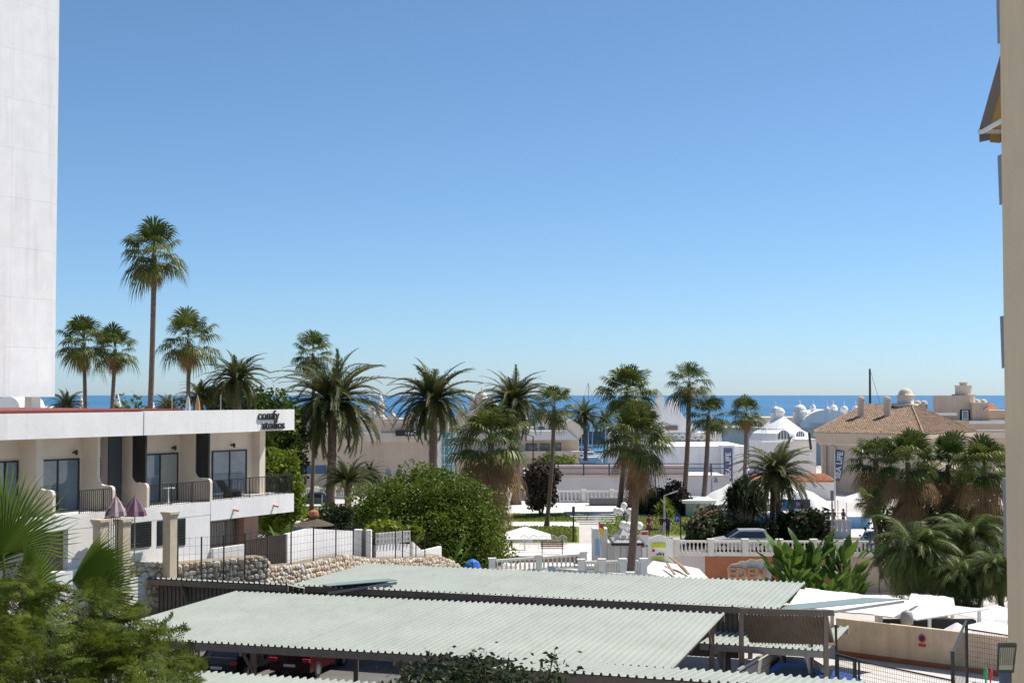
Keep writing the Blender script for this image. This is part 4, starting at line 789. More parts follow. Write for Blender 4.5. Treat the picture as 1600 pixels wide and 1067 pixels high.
# slender spires of the harbour among the palms
SPL = ['tallest cream spire between the great date palm and its neighbour', 'shorter cream spire beside the tallest one', 'white spire beyond the tower pillar', 'slim white spire between the tower and the first fan palm', 'slim white spire left of a twin near the tallest palm', 'slim white twin spire near the tallest palm', 'white spire just right of the tallest palm trunk', 'small white spire low over the red roof']
for k, (px, yt, yb, D, w) in enumerate(((594, 612, 650, 240, .9), (577, 618, 645, 240, .8), (42, 622, 642, 240, .8), (127, 617, 640, 240, .7), (178, 615, 634, 250, .6), (184, 614, 634, 250, .7), (236, 618, 640, 240, .9), (254, 640, 655, 235, .5))):
    p = W(px, yt, D); t_ = thing('harbour_spire', SPL[k], 'spire', (p.x, D, -3), 'slender harbour spires'); zb_ = W(px, yb, D).z; m = MB(); m.lathe((p.x, D, 0), [(w, -3), (w, zb_), (w * .8, zb_ + .1), (w * .8, p.z - 2.4), (w, p.z - 2.3), (w * .75, p.z - 1.8)], 8); m.build('shaft', CREAM, t_); m = MB(); m.lathe((p.x, D, 0), [(w * .74, p.z - 1.79), (w * .5, p.z - 1.1), (.03, p.z)], 8); m.build('cap', WHITE2, t_)
lh = house('harbour_house', 'low harbour houses with a barrel vault under the tower', -40, 50, 636, 150, 12, CREAM); m = MB(); c = W(12, 636, 150); m.prism([(c.x + 1.3 * math.cos(R(180 * k / 10)), 149.9, c.z + 1.15 * math.sin(R(180 * k / 10))) for k in range(11)], (0, 8, 0)); m.build('barrel_vault', WHITE, lh)
# ---------------------------------------------------------------- aquarium building
sl_ = house('aquarium_building', 'white aquarium building with curved gable and scalloped arches behind tall palms', 1040, 1168, 697, 168, 16, WHITE, windows=((1103, 1112, 727, 741, 'w'),))
D = 172
for pts, nm, dp, mt, d0 in (([(1000, 735), (1128, 735), (1128, 676), (1000, 676)], 'upper_block', 8, WHITE, 184.5), ([(1012, 676), (1080, 676), (1080, 668), (1074, 661), (1064, 656), (1056, 645), (1048, 641), (1040, 632), (1037, 620), (1032, 615), (1027, 620), (1022, 632), (1012, 640)], 'curved_gable', 1.2, WHITE, 184.2), ([(1040, 676), (1092, 676), (1086, 664), (1072, 655), (1062, 642), (1060, 626), (1054, 622), (1047, 628), (1046, 640)], 'inner_gable', 3, WHITE, 186)):
    m = MB(); m.prism([W(x, y, d0) for x, y in pts], (0, dp, 0)); m.build(nm, mt, sl_)
p, q = W(1041, 665, 184.1), W(1059, 672, 184.1); m = MB(); m.box(p.x, q.x, 184.05, 184.15, q.z, p.z); m.build('window', M('shaded_opening', (.2, .14, .11), .8, .1, 2), sl_)
for r in range(3):
    for k in range(7):
        c = W(1046 + k * 10 + (r % 2) * 5, 682 + r * 6, 184); m = MB(); rr = .42; m.prism([c + Vector((rr * math.cos(R(180 * j / 8)), 0, .36 * math.sin(R(180 * j / 8)))) for j in range(9)] + [c + Vector((-rr + .08, 0, -.08)), c + Vector((-rr + .14 + 0, 0, 0))] + [c + Vector((-(rr - .14) * math.cos(R(180 * j / 8)), 0, .22 * math.sin(R(180 * j / 8)))) for j in range(1, 8)] + [c + Vector((rr - .14, 0, 0)), c + Vector((rr - .08, 0, -.08))], (0, .4, 0)); m.build('scallop_arch', WHITE2, sl_)
m = MB()
for k in range(2): m.bar(W(1086 + k * 5, 712, 183.9), W(1086 + k * 5, 686, 183.9), .06)
for k in range(7): m.bar(W(1086, 710 - k * 3.6, 183.9), W(1091, 710 - k * 3.6, 183.9), .05)
m.build('ladder', GREYST, sl_)
p, q = W(1126, 697, 167.6), W(1148, 790, 167.6); m = MB(); m.box(p.x, q.x, 167.2, 170, 0, p.z + .1); m.build('banner_pier', WHITE2, sl_)
p, q = W(1131, 700, 167), W(1145, 752, 167); m = MB(); m.box(p.x, q.x, 167.08, 167.19, q.z, p.z); bn = m.build('banner', NAVY, sl_); put_text('lettering', 'SEA LIFE', .84, WHITE2, bn, W(1141.5, 727, 167.0), (0, 0, 1), (-1, 0, 0), .01, .02)
m = MB(); p, q = W(1020, 790, 160), W(1130, 752, 160); m.box(W(1135, 0, 158).x - 0.2, W(1172, 0, 158).x, 158, 162, 0, 1.2); m.build('entrance_step', WHITE, sl_)
gk = house('service_kiosk', 'grey green flat roofed kiosk behind the yucca', 1072, 1112, 786, 135, 5, M('grey_green_wall', (.40, .42, .37), .85, .06, 1)); m = MB(); p, q = W(1066, 783, 135), W(1118, 786, 135); m.box(p.x, q.x, 134.6, 140.4, q.z + .004, p.z + .1); m.build('roof_slab', WHITE, gk)
# big white membrane tent
tt = thing('membrane_tent', 'large white domed membrane tent at the aquarium entrance', 'tent', W(1200, 800, 140)); cx, wx = W(1195, 0, 140).x, PX(100, 140); z0 = W(0, 798, 140).z; zt = W(0, 752, 140).z; m = MB(); n1, n2 = 24, 10; vs = []
for i in range(n1 + 1):
    u = -1 + 2 * i / n1
    for j in range(n2 + 1):
        v = j / n2; prof = max(0, 1 - abs(u) ** 2.1) ** 0.8; vs.append((cx + u * wx, 140 + v * 9, z0 + (zt - z0) * prof * math.sin(R(25 + 130 * v)) * (1 - .06 * abs(math.sin(i * math.pi / 3)))))
m.add(vs, [(i * (n2 + 1) + j, (i + 1) * (n2 + 1) + j, (i + 1) * (n2 + 1) + j + 1, i * (n2 + 1) + j + 1) for i in range(n1) for j in range(n2)]); m.build('membrane', TENT, tt, True)
for k in range(4): c = W(1268 + k * 9, 792, 138); m = MB(); m.lathe((c.x, 141 + k, z0), [(1.9 - k * .2, -1), (1.9 - k * .2, 0), (1.5, 1.0 - .15 * k), (.9, 1.7 - .3 * k), (.02, 2.0 - .35 * k)], 14); m.build('side_lobe', TENT, tt, True)
m = MB(); m.box(W(1095, 0, 138).x, W(1310, 0, 138).x, 138.5, 150, 0, z0); m.build('base_wall', WHITE, tt)
p, q = W(1223, 780, 134), W(1266, 795, 134); sgn = thing('billboard', 'dark blue billboard with pink sea creature on the white tent', 'billboard', ((p.x + q.x) / 2, 134, 0)); m = MB(); m.box(p.x, q.x, 134, 134.15, q.z, p.z); bo = m.build('panel', BLUE, sgn); m = MB(); m.box((p.x + q.x) / 2 + .1, q.x - .03, 133.985, 133.998, q.z + .03, p.z - .03); m.build('dark_half', M('navy_print', (.02, .025, .07), .5, .1, 2), bo)
m = MB(); c = W(1246, 787, 133.97)
for k in range(7): a = R(20 + 51 * k); m.add([c, c + Vector((.38 * math.cos(a), 0, .22 * math.sin(a))), c + Vector((.14 * math.cos(a + .5), 0, .1 * math.sin(a + .5)))], [(0, 1, 2)])
m.build('printed_creature', M('pink_print', (.7, .2, .3), .6, .2, 4), bo)
for x in (p.x + .4, q.x - .4): m = MB(); m.bar((x, 134.2, 0), (x, 134.2, q.z), .12); m.build('leg', GREYST, sgn)
for (x0, x1, y0, y1, D, lab) in ((1128, 1152, 797, 815, 126, 'tall blue hoarding panel left of the yucca'), (1180, 1258, 803, 818, 126, 'long blue hoarding wall behind the date palm')):
    p, q = W(x0, y0, D), W(x1, y1, D); r_ = thing('hoarding', lab, 'hoarding', ((p.x + q.x) / 2, D, 0)); n = 5
    for k in range(n): m = MB(); m.box(p.x + (q.x - p.x) * k / n, p.x + (q.x - p.x) * (k + .992) / n, D, D + .12, 0.0, p.z - .002 * k); m.build('board', BLUE, r_)
    m = MB(); m.box(p.x, q.x, D + .02, D + .1, p.z + .002, p.z + .15); m.build('cap', WHITE2, r_)
rh = house('tiled_pavilion', 'low white pavilion with orange tiled roof behind the tent', 1170, 1305, 752, 156, 8, WHITE2); m = MB(); m.prism([W(1160, 753, 155.5), W(1308, 753, 155.5), W(1290, 742, 158), W(1178, 742, 158)], (0, .1, .12)); ro = m.build('roof', TILE2, rh)
for k in range(40): a = W(1162 + k * 3.65, 753, 155.45); b = W(1180 + k * 2.75, 742, 157.95); m = MB(); m.tube([a + Vector((0, 0, .1)), b + Vector((0, 0, .14))], .09, 5); m.build('tile_row', TILE2, ro)
for x, y, D in ((1345, 768, 125),):
    p = W(x, y, D); gz = thing('gazebo', 'small white pyramid gazebo beside the sloping flag pole', 'gazebo', (p.x, D, 0)); z1 = W(0, 782, D).z; h = 1.75; m = MB(); m.add([(p.x - h, D - h, z1), (p.x + h, D - h, z1), (p.x + h, D + h, z1), (p.x - h, D + h, z1), (p.x, D, p.z)], [(0, 1, 4), (1, 2, 4), (2, 3, 4), (3, 0, 4)]); m.build('roof', TENT, gz)
    for sx in (-1, 1):
        for sy in (-1, 1): m = MB(); m.bar((p.x + sx * 1.65, D + sy * 1.65, 0), (p.x + sx * 1.65, D + sy * 1.65, z1), .08); m.build('pole', WHITE2, gz)
    m = MB(); m.box(p.x - 1.6, p.x + .4, D - 1.4, D - 1.2, 0, z1 - 1.3); m.build('counter', LBLUE, gz)
# ---------------------------------------------------------------- house with the big brown tiled roof
FLp, FRp, BRp = W(1271, 677, 170), W(1443, 679, 160), W(1524, 678, 173); BLp = FLp + BRp - FRp; ze = FRp.z
for p in (FLp, BRp, BLp): p.z = ze
R1, R2 = W(1352, 633, 178), W(1424, 633, 173)
th = thing('tiled_roof_house', 'large beige house with brown tiled hip roof, chimneys and cupola', 'house', ((FLp.x + BRp.x) / 2, 172, 0))
ctr = (FLp + BRp) / 2
def inset(p, k): return Vector((ctr.x + (p.x - ctr.x) * k, ctr.y + (p.y - ctr.y) * k, p.z))
def ring(k, z0, z1, mat, nm):
    c = [inset(p, k) for p in (FLp, FRp, BRp, BLp)]; m = MB(); m.hexa([(p.x, p.y, z0) for p in c] + [(p.x, p.y, z1) for p in c]); return m.build(nm, mat, th)
ring(.90, 0, ze - 1.25, BEIGE, 'wall'); ring(.97, ze - 1.248, ze - .5, BEIGE, 'entablature'); ring(1.0, ze - .498, ze - .03, BEIGE, 'cornice'); ring(.93, ze - 1.5, ze - 1.252, CREAM, 'moulding')
for t in (0.03, .12, .5, .95): p = inset(FLp.lerp(FRp, t), .915); m = MB(); m.bar((p.x, p.y - .1, 0), (p.x, p.y - .1, ze - 1.5), .5); m.build('pilaster', BEIGE, th)
roof = MB(); roof.add([FLp, FRp, BRp, BLp, R1, R2], [(0, 1, 5, 4), (1, 2, 5), (2, 3, 4, 5), (3, 0, 4)]); ro = roof.build('roof', TILE, th)
tl = MB(); rnd = random.Random(4)
def tile_face(A, B, poly):
    ex = (B - A).normalized(); nrm = (B - A).cross(poly[2] - A).normalized(); nrm = nrm if nrm.z > 0 else -nrm; ey = nrm.cross(ex); ey = ey if ey.z > 0 else -ey
    P2 = [((p - A).dot(ex), (p - A).dot(ey)) for p in poly]; L = (B - A).length; n = int(L / .30)
    for i in range(n):
        x = (i + .5) * L / n; ys = []
        for (xa, ya), (xb, yb) in zip(P2, P2[1:] + P2[:1]):
            if (xa - x) * (xb - x) < 0: ys.append(ya + (yb - ya) * (x - xa) / (xb - xa))
        if len(ys) < 2: continue
        y0, y1 = min(ys), max(ys); k = 0; y = y0
        while y < y1 - .05:
            ye = min(y + .42, y1); w0, w1 = .125, .10; j = rnd.uniform(-.015, .015)
            b = A + ex * (x + j) + ey * y; t_ = A + ex * (x + j) + ey * ye; h0, h1 = nrm * .12, nrm * .085
            tl.add([b - ex * w0, b - ex * w0 * .5 + h0, b + ex * w0 * .5 + h0, b + ex * w0, t_ - ex * w1, t_ - ex * w1 * .5 + h1, t_ + ex * w1 * .5 + h1, t_ + ex * w1], [(0, 1, 5, 4), (1, 2, 6, 5), (2, 3, 7, 6), (0, 3, 2, 1)]); y += .42
tile_face(FLp, FRp, [FLp, FRp, R2, R1]); tile_face(FRp, BRp, [FRp, BRp, R2]); o = tl.build('roof_tiles', TILE, ro); stuff(o)
for a, b in ((FLp, R1), (FRp, R2), (BRp, R2), (R1, R2)): m = MB(); m.tube([a + Vector((0, 0, .1)), b + Vector((0, 0, .1))], .14, 6); m.build('ridge_tiles', TILE, ro)
for px, yb, yt, D, w in ((1345, 645, 619, 172.5, .42), (1386, 645, 619, 170.5, .42)):
    p = W(px, yt, D); zb_ = W(px, 648, D).z; m = MB(); m.lathe((p.x, D, 0), [(w, zb_ - 1), (w, p.z - .45), (w * 1.25, p.z - .42), (w * 1.25, p.z - .28), (w * .9, p.z - .25), (w * .8, p.z - .1), (.1, p.z)], 10); m.build('chimney', BEIGE, ro)
p = W(1415, 632, 174); m = MB(); m.lathe((p.x, p.y, 0), [(1.5, p.z - .3), (1.5, p.z + .1), (1.0, p.z + .12), (1.0, p.z + 1.0), (1.12, p.z + 1.02), (1.12, p.z + 1.15), (.9, p.z + 1.16), (.82, p.z + 1.5), (.6, p.z + 1.8), (.3, p.z + 1.97), (.02, p.z + 2.02)], 16); m.build('cupola', CREAM, ro, True)
m = MB(); m.bar(W(1264, 676, 150), W(1267, 702, 150), .22); tag(m.build('flue_pipe', DARK), 'dark leaning flue pipe left of the brown tiled roof', 'pipe')
ms = W(1359, 576, 240); t_ = thing('yacht_mast', 'tall dark mast rising behind the brown tiled roof', 'mast', (ms.x, 240, -3)); m = MB(); m.tube([(ms.x, 240, -3), (ms.x, 240, ms.z)], [.3, .16], 8); m.build('spar', DARK, t_); m = MB(); m.tube([(ms.x, 240, ms.z), (ms.x + 4, 241, 3)], .03, 4); m.build('stay', DARK, t_)
# right terraces
tr = house('terrace_house', 'beige stepped house with white terrace railings right of the brown roof', 1440, 1640, 657, 186, 14, BEIGE, windows=((1522, 1530, 700, 730, 'd'), (1504, 1512, 642, 655, 'w')))
for x0, x1, y0, y1, d0, mt, nm in ((1478, 1516, 618, 657.2, 188, BEIGE, 'tower_block'), (1519, 1545, 629, 657.2, 187, BEIGE, 'stair_block'), (1540, 1640, 641, 657.2, 189, BEIGE, 'rear_block'), (1450, 1640, 676, 684, 184.5, CREAM, 'terrace_edge'), (1515, 1640, 658, 662, 184.6, WHITE2, 'terrace_rail'), (1527, 1640, 671, 673, 184.2, WHITE2, 'terrace_rail'), (1440, 1495, 645, 649, 184.3, WHITE2, 'terrace_rail'), (1500, 1516, 640, 657, 187.9, DARK, 'door')):
    p, q = W(x0, y0, d0), W(x1, y1, d0); m = MB(); m.box(p.x, q.x, d0, d0 + (6 if y1 > 657 and y0 < 650 and nm != 'door' else .3), q.z, p.z); m.build(nm, mt, tr)
p = W(1511, 616, 189); m = MB(); m.lathe((p.x, 190.5, p.z), [(1.5, -1.2), (1.5, -.1), (1.6, 0), (1.1, .02), (1.1, 1.05), (1.2, 1.08), (1.2, 1.2), (.5, 1.21), (.5, 1.5), (.6, 1.52), (.6, 1.62)], 14); m.build('round_turret', CREAM, tr)
for px, yb in ((1440, 629), (1450, 629), (1534, 627), (1544, 627)): dome(tr, px, yb + 3, 192, .5, .45, CREAM, .6, 0)
m = MB(); p = W(1545, 636, 186.5); m.prism([W(1538, 640, 186.5), W(1561, 640, 186.5), W(1550, 629, 187.5)], (0, 1, 0)); m.build('small_roof', TILE2, tr)
dm = house('domed_house', 'white domed house with arched windows behind the date palm', 1192, 1275, 690, 205, 12, WHITE, windows=((1215, 1234, 672, 686, 'arch'), (1244, 1257, 673, 682, 'arch')))
p = W(1230, 664, 204); m = MB(); m.lathe((p.x + .3, 211, 0), [(4.6, -2), (4.6, p.z - 2.3), (4.1, p.z - 1.3), (3.1, p.z - .8), (3.0, p.z - .65), (.9, p.z + .9), (.6, p.z + 1.0), (.6, p.z + 1.6), (.75, p.z + 1.65), (.7, p.z + 1.95), (.4, p.z + 2.3), (.06, p.z + 2.45), (.02, p.z + 3.0)], 20); m.build('dome', WHITE, dm)
m = MB(); q0, q1 = W(1244, 686, 203), W(1276, 690, 203); m.box(q0.x, q1.x, 203, 206, q1.z, q0.z); m.build('ledge', WHITE2, dm)
hv = house('harbour_village', 'pale harbour village roofs and domes in front of the sea', 1130, 1345, 668, 262, 20, CREAM, zb=-3); m = MB(); p, q = W(1130, 650, 268), W(1345, 668, 268); m.box(W(1175, 0, 268).x, W(1340, 0, 268).x, 268, 280, -3, W(0, 652, 268).z); m.build('upper_storey', CREAM, hv)
for px, yb, r, h in ((1215, 645, .95, 1.1), (1253, 644, 1.3, 1.3), (1306, 640, .8, .8), (1323, 641, .7, .7), (1274, 638, .5, .6), (1341, 640, .6, .6)): dome(hv, px, yb, 262, r, h, WHITE, 3.0, .9)
c = W(1293, 668, 261); m = MB(); m.prism([c + Vector((4.8 * math.cos(R(180 * k / 14)), 0, 3.3 * math.sin(R(180 * k / 14)))) for k in range(15)], (0, 10, 0)); m.build('barrel_vault', WHITE, hv); m = MB(); q = W(1292, 640, 261); m.lathe(q, [(.5, -.6), (.5, .2), (.2, .6), (.03, 1.8)], 8); m.build('finial', WHITE, hv)
for k in range(10): m = MB(); x = W(1262 + k * 6, 0, 260.5).x; m.bar((x, 260.5, W(0, 668, 260).z), (x, 260.5, W(0, 661, 260).z), .25); m.build('parapet_bar', CREAM, hv)
hv2 = house('harbour_row', 'low pale harbour row glimpsed between the palms', 560, 830, 655, 250, 15, CREAM, zb=-3)
for px, r in ((585, .9), (612, .6), (640, .9), (700, .7), (790, 1.0)): dome(hv2, px, 652, 250, r, r, CREAM, 1.5, .8)
wh = house('boat_house', 'small white harbour house behind the twin fan palm', 950, 985, 668, 235, 8, WHITE2, zb=-3)
# ---------------------------------------------------------------- boats
def yacht(label, px, D, mast_y, L=11, seed=0, heel=0):
    p = W(px, 700, D); x, y, z = p.x, D, -3.0; root = thing('sailing_yacht', label, 'boat', (x, y, z), 'yachts moored in the harbour'); m = MB(); N = 8; vs = []
    for i in range(N + 1):
        t = i / N; w = 1.6 * math.sin(math.pi * min(1, .25 + .75 * (1 - t))) ** .7 if t < 1 else .05
        for (sx, sz) in ((-1, 1.3), (-.8, .2), (0, -.3), (.8, .2), (1, 1.3)): vs.append((x + (t - .5) * L, y + sx * w, z + sz + (.3 * t * t if sz > 1 else 0)))
    m.add(vs, [(i * 5 + j, (i + 1) * 5 + j, (i + 1) * 5 + j + 1, i * 5 + j + 1) for i in range(N) for j in range(4)] + [tuple(i * 5 for i in range(N + 1)) + tuple(i * 5 + 4 for i in range(N, -1, -1))] + [(0, 1, 2, 3, 4)]); m.build('hull', WHITE2, root)
    m = MB(); m.hexa([(x - 2.5, y - .9, z + 1.35), (x + 2, y - .9, z + 1.4), (x + 2, y + .9, z + 1.4), (x - 2.5, y + .9, z + 1.35), (x - 2.3, y - .7, z + 2.1), (x + 1, y - .7, z + 2.0), (x + 1, y + .7, z + 2.0), (x - 2.3, y + .7, z + 2.1)]); c = m.build('cabin', WHITE2, root); m = MB(); m.box(x - 2.0, x + .8, y - .86, y - .80, z + 1.65, z + 1.95); m.build('cabin_window', CARGLASS, c)
    zt = W(px, mast_y, D).z; m = MB(); m.tube([(x + .5, y, z + 1.4), (x + .5 + heel, y, zt)], [.13, .09], 6); ma = m.build('mast', M('mast_alloy', (.6, .6, .6), .4, .1, 1), root); m = MB(); m.bar((x + .4, y, z + 2.9), (x - 4, y, z + 2.8), .18); m.build('boom', LAMPB, root); m = MB(); m.bar((x + .5, y - 1, z + (zt - z) * .6), (x + .5, y + 1, z + (zt - z) * .6), .06); m.bar((x - .6, y, z + (zt - z) * .6), (x + 1.6, y, z + (zt - z) * .6), .06); m.build('spreader', CHROME, ma)
    for s in (-1, 1): m = MB(); m.tube([(x + s * 4.8, y, z + 1.5), (x + .5, y, zt)], .03, 3); m.build('stay', GREYST, root)
yacht('white yacht whose tallest pale mast rises past the twin fan palm', 916, 330, 598, 12); yacht('white yacht with a medium mast beside the tallest masted yacht', 921, 310, 634, 10, heel=.4); yacht('white yacht with a short mast moored by the cream apartments', 905, 300, 648, 10); yacht('white yacht hidden behind the shaggy fan palm with a mast above', 944, 320, 640, 10)
m = MB(); q = W(935, 715, 285); m.box(q.x - 6, q.x + 9, 285, 287, -3.2, -2.3); struct(m.build('quay', PAVE)); m = MB(); m.box(-200, 250, 420, 428, -3.5, 0.8); struct(m.build('breakwater', M('breakwater_rock', (.16, .15, .15), .95, .3, .6)))
# ---------------------------------------------------------------- palms
def fp_(label, cx, cy, bx, D, wpx, n=46, skirt=0.0, seed=1, r=.16, group=None, by=None):
    top = W(cx, cy, D); z = 0.0; b = W(bx, 700, D); base = Vector((b.x, D, z)); fan_palm(label, top, base, PX(wpx, D) / 2 * 1.0, n, skirt, group, seed=seed, r=r)
fp_('tallest slim fan palm towering over the studio building roof', 241, 396, 219, 88, 108, 44, 0.25, 1, .19)
fp_('fan palm nearest the white tower, its crown touching its neighbour', 131, 535, 131, 104, 92, 42, .3, 2)
fp_('fan palm standing between the tower palm and the tallest palm', 180, 545, 156, 100, 76, 40, .3, 3)
fp_('medium fan palm just right of the tallest palm above the red roof', 295, 530, 283, 95, 96, 42, .3, 4)
fp_('slim dark fan palm rising behind the great date palm', 489, 552, 487, 140, 72, 40, .15, 5, .2)
fp_('fan palm with bare trunk beside the purple leaved tree', 866, 634, 854, 125, 78, 36, .1, 6, .2)
fp_('dense headed fan palm behind the shaggy fan palm', 981, 612, 967, 141, 92, 60, .25, 7, .28)
fp_('fan palm hidden mostly behind the shaggy palm by the kiosk', 985, 696, 985, 139, 56, 30, .3, 8, .22)
fp_('shaggy fan palm with brown leaf skirt growing beside the grey kiosk', 995, 688, 984, 89, 122, 56, .52, 9, .26)
fp_('tall fan palm with sparse crown before the aquarium building', 1077, 598, 1067, 143, 78, 30, .05, 10, .27)
fp_('fan palm between the tall sparse palm and the aquarium banner', 1107, 648, 1097, 140, 74, 38, .1, 11, .26)
fp_('smaller fan palm right of the aquarium banner', 1166, 645, 1160, 152, 62, 40, .2, 12, .22)
fp_('fan palm smothered by a huge skirt of dead brown leaves', 766, 690, 776, 108, 128, 52, 1.5, 13, .3)
G5 = 'fan palms massed beside the beige block'
for i, (cx, cy, bx, D, w, n, s, lab) in enumerate(((1368, 718, 1370, 96, 84, 44, .9, 'leftmost palm of the shaggy fan palm cluster, nearest the flag'), (1418, 722, 1424, 92, 108, 50, 1.2, 'shaggy fan palm in the cluster below the roof corner, second from the flag'), (1482, 726, 1462, 95, 104, 48, 1.1, 'shaggy fan palm in the cluster, third from the flag'), (1538, 730, 1520, 90, 100, 48, 1.1, 'shaggy fan palm in the cluster growing next to the beige block'), (1452, 770, 1440, 99, 96, 44, 1.0, 'low shaggy fan palm filling the back of the palm cluster'), (1510, 775, 1500, 98, 100, 44, 1.0, 'second low fan palm at the back of the cluster, closer to the block'))): fp_(lab, cx, cy, bx, D, w, n, s, 20 + i, .2, G5)
fp_('young thin leaning fan palm in front of the palm cluster', 1360, 782, 1376, 90, 56, 26, .3, 30, .13)
def dp_(label, cx, cy, bx, D, wpx, n=64, seed=1, r=.3, **k):
    b = W(bx, 700, D); date_palm(label, W(cx, cy, D), Vector((b.x, D, 0)), PX(wpx, D) / 2 * 1.22, n, None, r, seed, **k)
dp_('great date palm with thick trunk right of the studio sign', 519, 627, 514, 125, 168, 74, 41, .42)
dp_('date palm with straight trunk before the teal glass corner', 676, 625, 675, 130, 132, 66, 42, .4)
dp_('dark date palm above the palm with the dead leaf skirt', 803, 628, 806, 150, 112, 66, 43, .5)
dp_('date palm with twin trunk growing behind the silver car', 1212, 742, 1217, 112, 122, 60, 44, .24, dn=-25)
b = W(1206, 760, 112.4); m = MB(); m.tube([(b.x, 112.5, 0), (b.x + .1, 112.5, b.z)], [.24, .2], 10); m.build('second_trunk', TRUNKP, [o for o in bpy.data.objects if o.get('label', '').startswith('date palm with twin')][0], True)
dp_('date palm above the red roof beside the flag tops', 370, 592, 368, 112, 98, 60, 45, .35)
dp_('small date palm between the red roof and the medium fan palm', 312, 618, 312, 112, 62, 44, 46, .3)
dp_('low date palm head just over the roof edge near the tallest palm', 262, 634, 262, 105, 50, 36, 47, .3)
dp_('low palm head beside the tower pillar', 104, 632, 104, 100, 56, 40, 48, .3)
dp_('distant date palm standing by the yacht masts', 913, 650, 915, 250, 62, 46, 49, .35)
dp_('distant smaller date palm right of the yacht masts', 944, 656, 946, 262, 44, 40, 50, .35)
dp_('young trunkless date palm beside the great date palm', 543, 752, 543, 118, 84, 44, 51, .3, dn=0)
dp_('short bushy palm left of the round leafy tree', 578, 742, 579, 126, 50, 36, 52, .25)
for i, (cx, cy, D, w, lab) in enumerate(((1428, 862, 80, 150, 'feathery queen palm spreading over the white canopies'), (1516, 842, 82, 130, 'feathery queen palm close to the beige block'), (1500, 905, 78, 110, 'lower feathery palm above the terrace parasols'), (1556, 890, 77, 100, 'feathery palm pressed against the corner of the block'))):
    dp_(lab, cx, cy, cx + 6, D, w, 54, 60 + i, .16, bare=True)
# ---------------------------------------------------------------- trees and shrubs
c = W(663, 835, 97); bush('ficus_tree', 'large round dome shaped leafy tree beside the lattice wall', 'tree', (c.x, 97, 1.6), (6.1, 5.4, 5.05), 90000, .18, FICUS, 1, .3, lumps=240, lump=.19, zmin=.15, base=(c.x + .6, 97, 0))
c = W(432, 735, 84); bush('citrus_tree', 'bright green leafy tree at the end of the studio balcony', 'tree', (c.x, 84, 5.6), (1.7, 1.6, 2.9), 5200, .24, BRIGHT, 2, .12, lumps=40, lump=.32, zmin=1.5)
for k, (x, y, D, rx, rz, n, mt, lab, fl, nm) in enumerate(((845, 760, 135, 2.0, 2.2, 3400, PURL, 'dark purplish leaved small tree on slim stems by the plaza', None, 'plum_tree'), (1030, 788, 138, 2.2, 1.9, 3000, DARKL, 'dark clipped tree row by the plaza lamp', None, 'shrub'), (1005, 790, 140, 1.9, 1.8, 2400, DARKL, 'dark clipped tree behind the shaggy fan palm trunk', None, 'shrub'), (1056, 785, 137, 1.6, 2.1, 2400, PURL, 'brownish shrub beside the blue parking sign', None, 'shrub'), (1108, 822, 110, 1.5, 1.6, 2600, OLEA, 'pink flowering oleander left of the hedge', FLOW, 'oleander'), (1092, 828, 108, 1.1, 1.2, 1800, OLEA, 'small grey green oleander next to the lamp post', FLOW, 'oleander'), (1133, 826, 112, 1.3, 1.4, 2200, OLEA, 'red flowering oleander before the blue hoarding', FLOW, 'oleander'), (1268, 828, 108, 1.5, 1.5, 2800, OLEA, 'pink flowering oleander right of the twin trunk date palm', FLOW, 'oleander'), (1236, 828, 110, 1.3, 1.4, 2400, DARKL, 'dark round shrub touching the twin trunk date palm', None, 'shrub'), (1500, 845, 93, 4.5, 2.6, 5200, DARKL, 'dense dark shrubbery under the fan palm cluster', None, 'shrub'), (1415, 840, 94, 2.6, 2.2, 3400, DARKL, 'dark shrub among the fan palm trunks', None, 'shrub'), (340, 600, 118, 2.8, 7.4, 6200, DARKL, 'dark tree behind the studio roof', None, 'tree'), (412, 606, 120, 3.4, 7.4, 7800, FICUS, 'broad green tree behind the studio sign', None, 'tree'), (185, 622, 118, 3.4, 6.6, 5600, FICUS, 'green tree low behind the red roof', None, 'tree'), (265, 622, 119, 2.4, 6.6, 4200, OLEA, 'grey green tree low behind the roof poles', None, 'tree'), (448, 640, 121, 1.8, 6.4, 3600, DARKL, 'dark narrow tree just behind the studio sign end', None, 'tree'), (640, 834, 84, .9, 0.5, 1000, BRIGHT, 'yellow green shrub behind the lattice wall', None, 'shrub'), (600, 826, 82, 1.0, .5, 1200, BRIGHT, 'yellow green shrub above the white end pillar', None, 'shrub'), (520, 815, 84, 1.5, 1.0, 1600, DARKL, 'dark shrub behind the garden wall', None, 'shrub'), (868, 728, 178, 3.0, 1.6, 2200, FICUS, 'green shrubs below the cream apartments', None, 'shrub'))):
    c = W(x, y, D); zc = c.z if nm != 'tree' else c.z - rz * .55; hb_ = max(0, zc - rz * .9); trunky = .1 if nm in ('tree', 'plum_tree') else None
    bush(nm, lab, 'tree' if nm in ('tree', 'plum_tree') else 'shrub', (c.x, D, zc), (rx, rx * .9, rz if nm != 'tree' else rz * .55), n, .22 if D < 100 else .3, mt, 70 + k, trunky, lumps=34, lump=.34, flowers=fl)
a = W(1150, 830, 109); hd = thing('hedge', 'dark clipped hedge behind the silver car', 'hedge', (a.x, 109, 0)); rng = np.random.default_rng(5); n = 6500; P = np.stack([a.x + rng.uniform(-3.2, 3.0, n), 109 + rng.uniform(-.8, .8, n), rng.uniform(.05, 1.9, n) + .15 * np.sin(np.arange(n))], 1); obj('foliage', cloud_mesh('foliage', leaf_cloud(P, .2, 5), DARKL), hd)
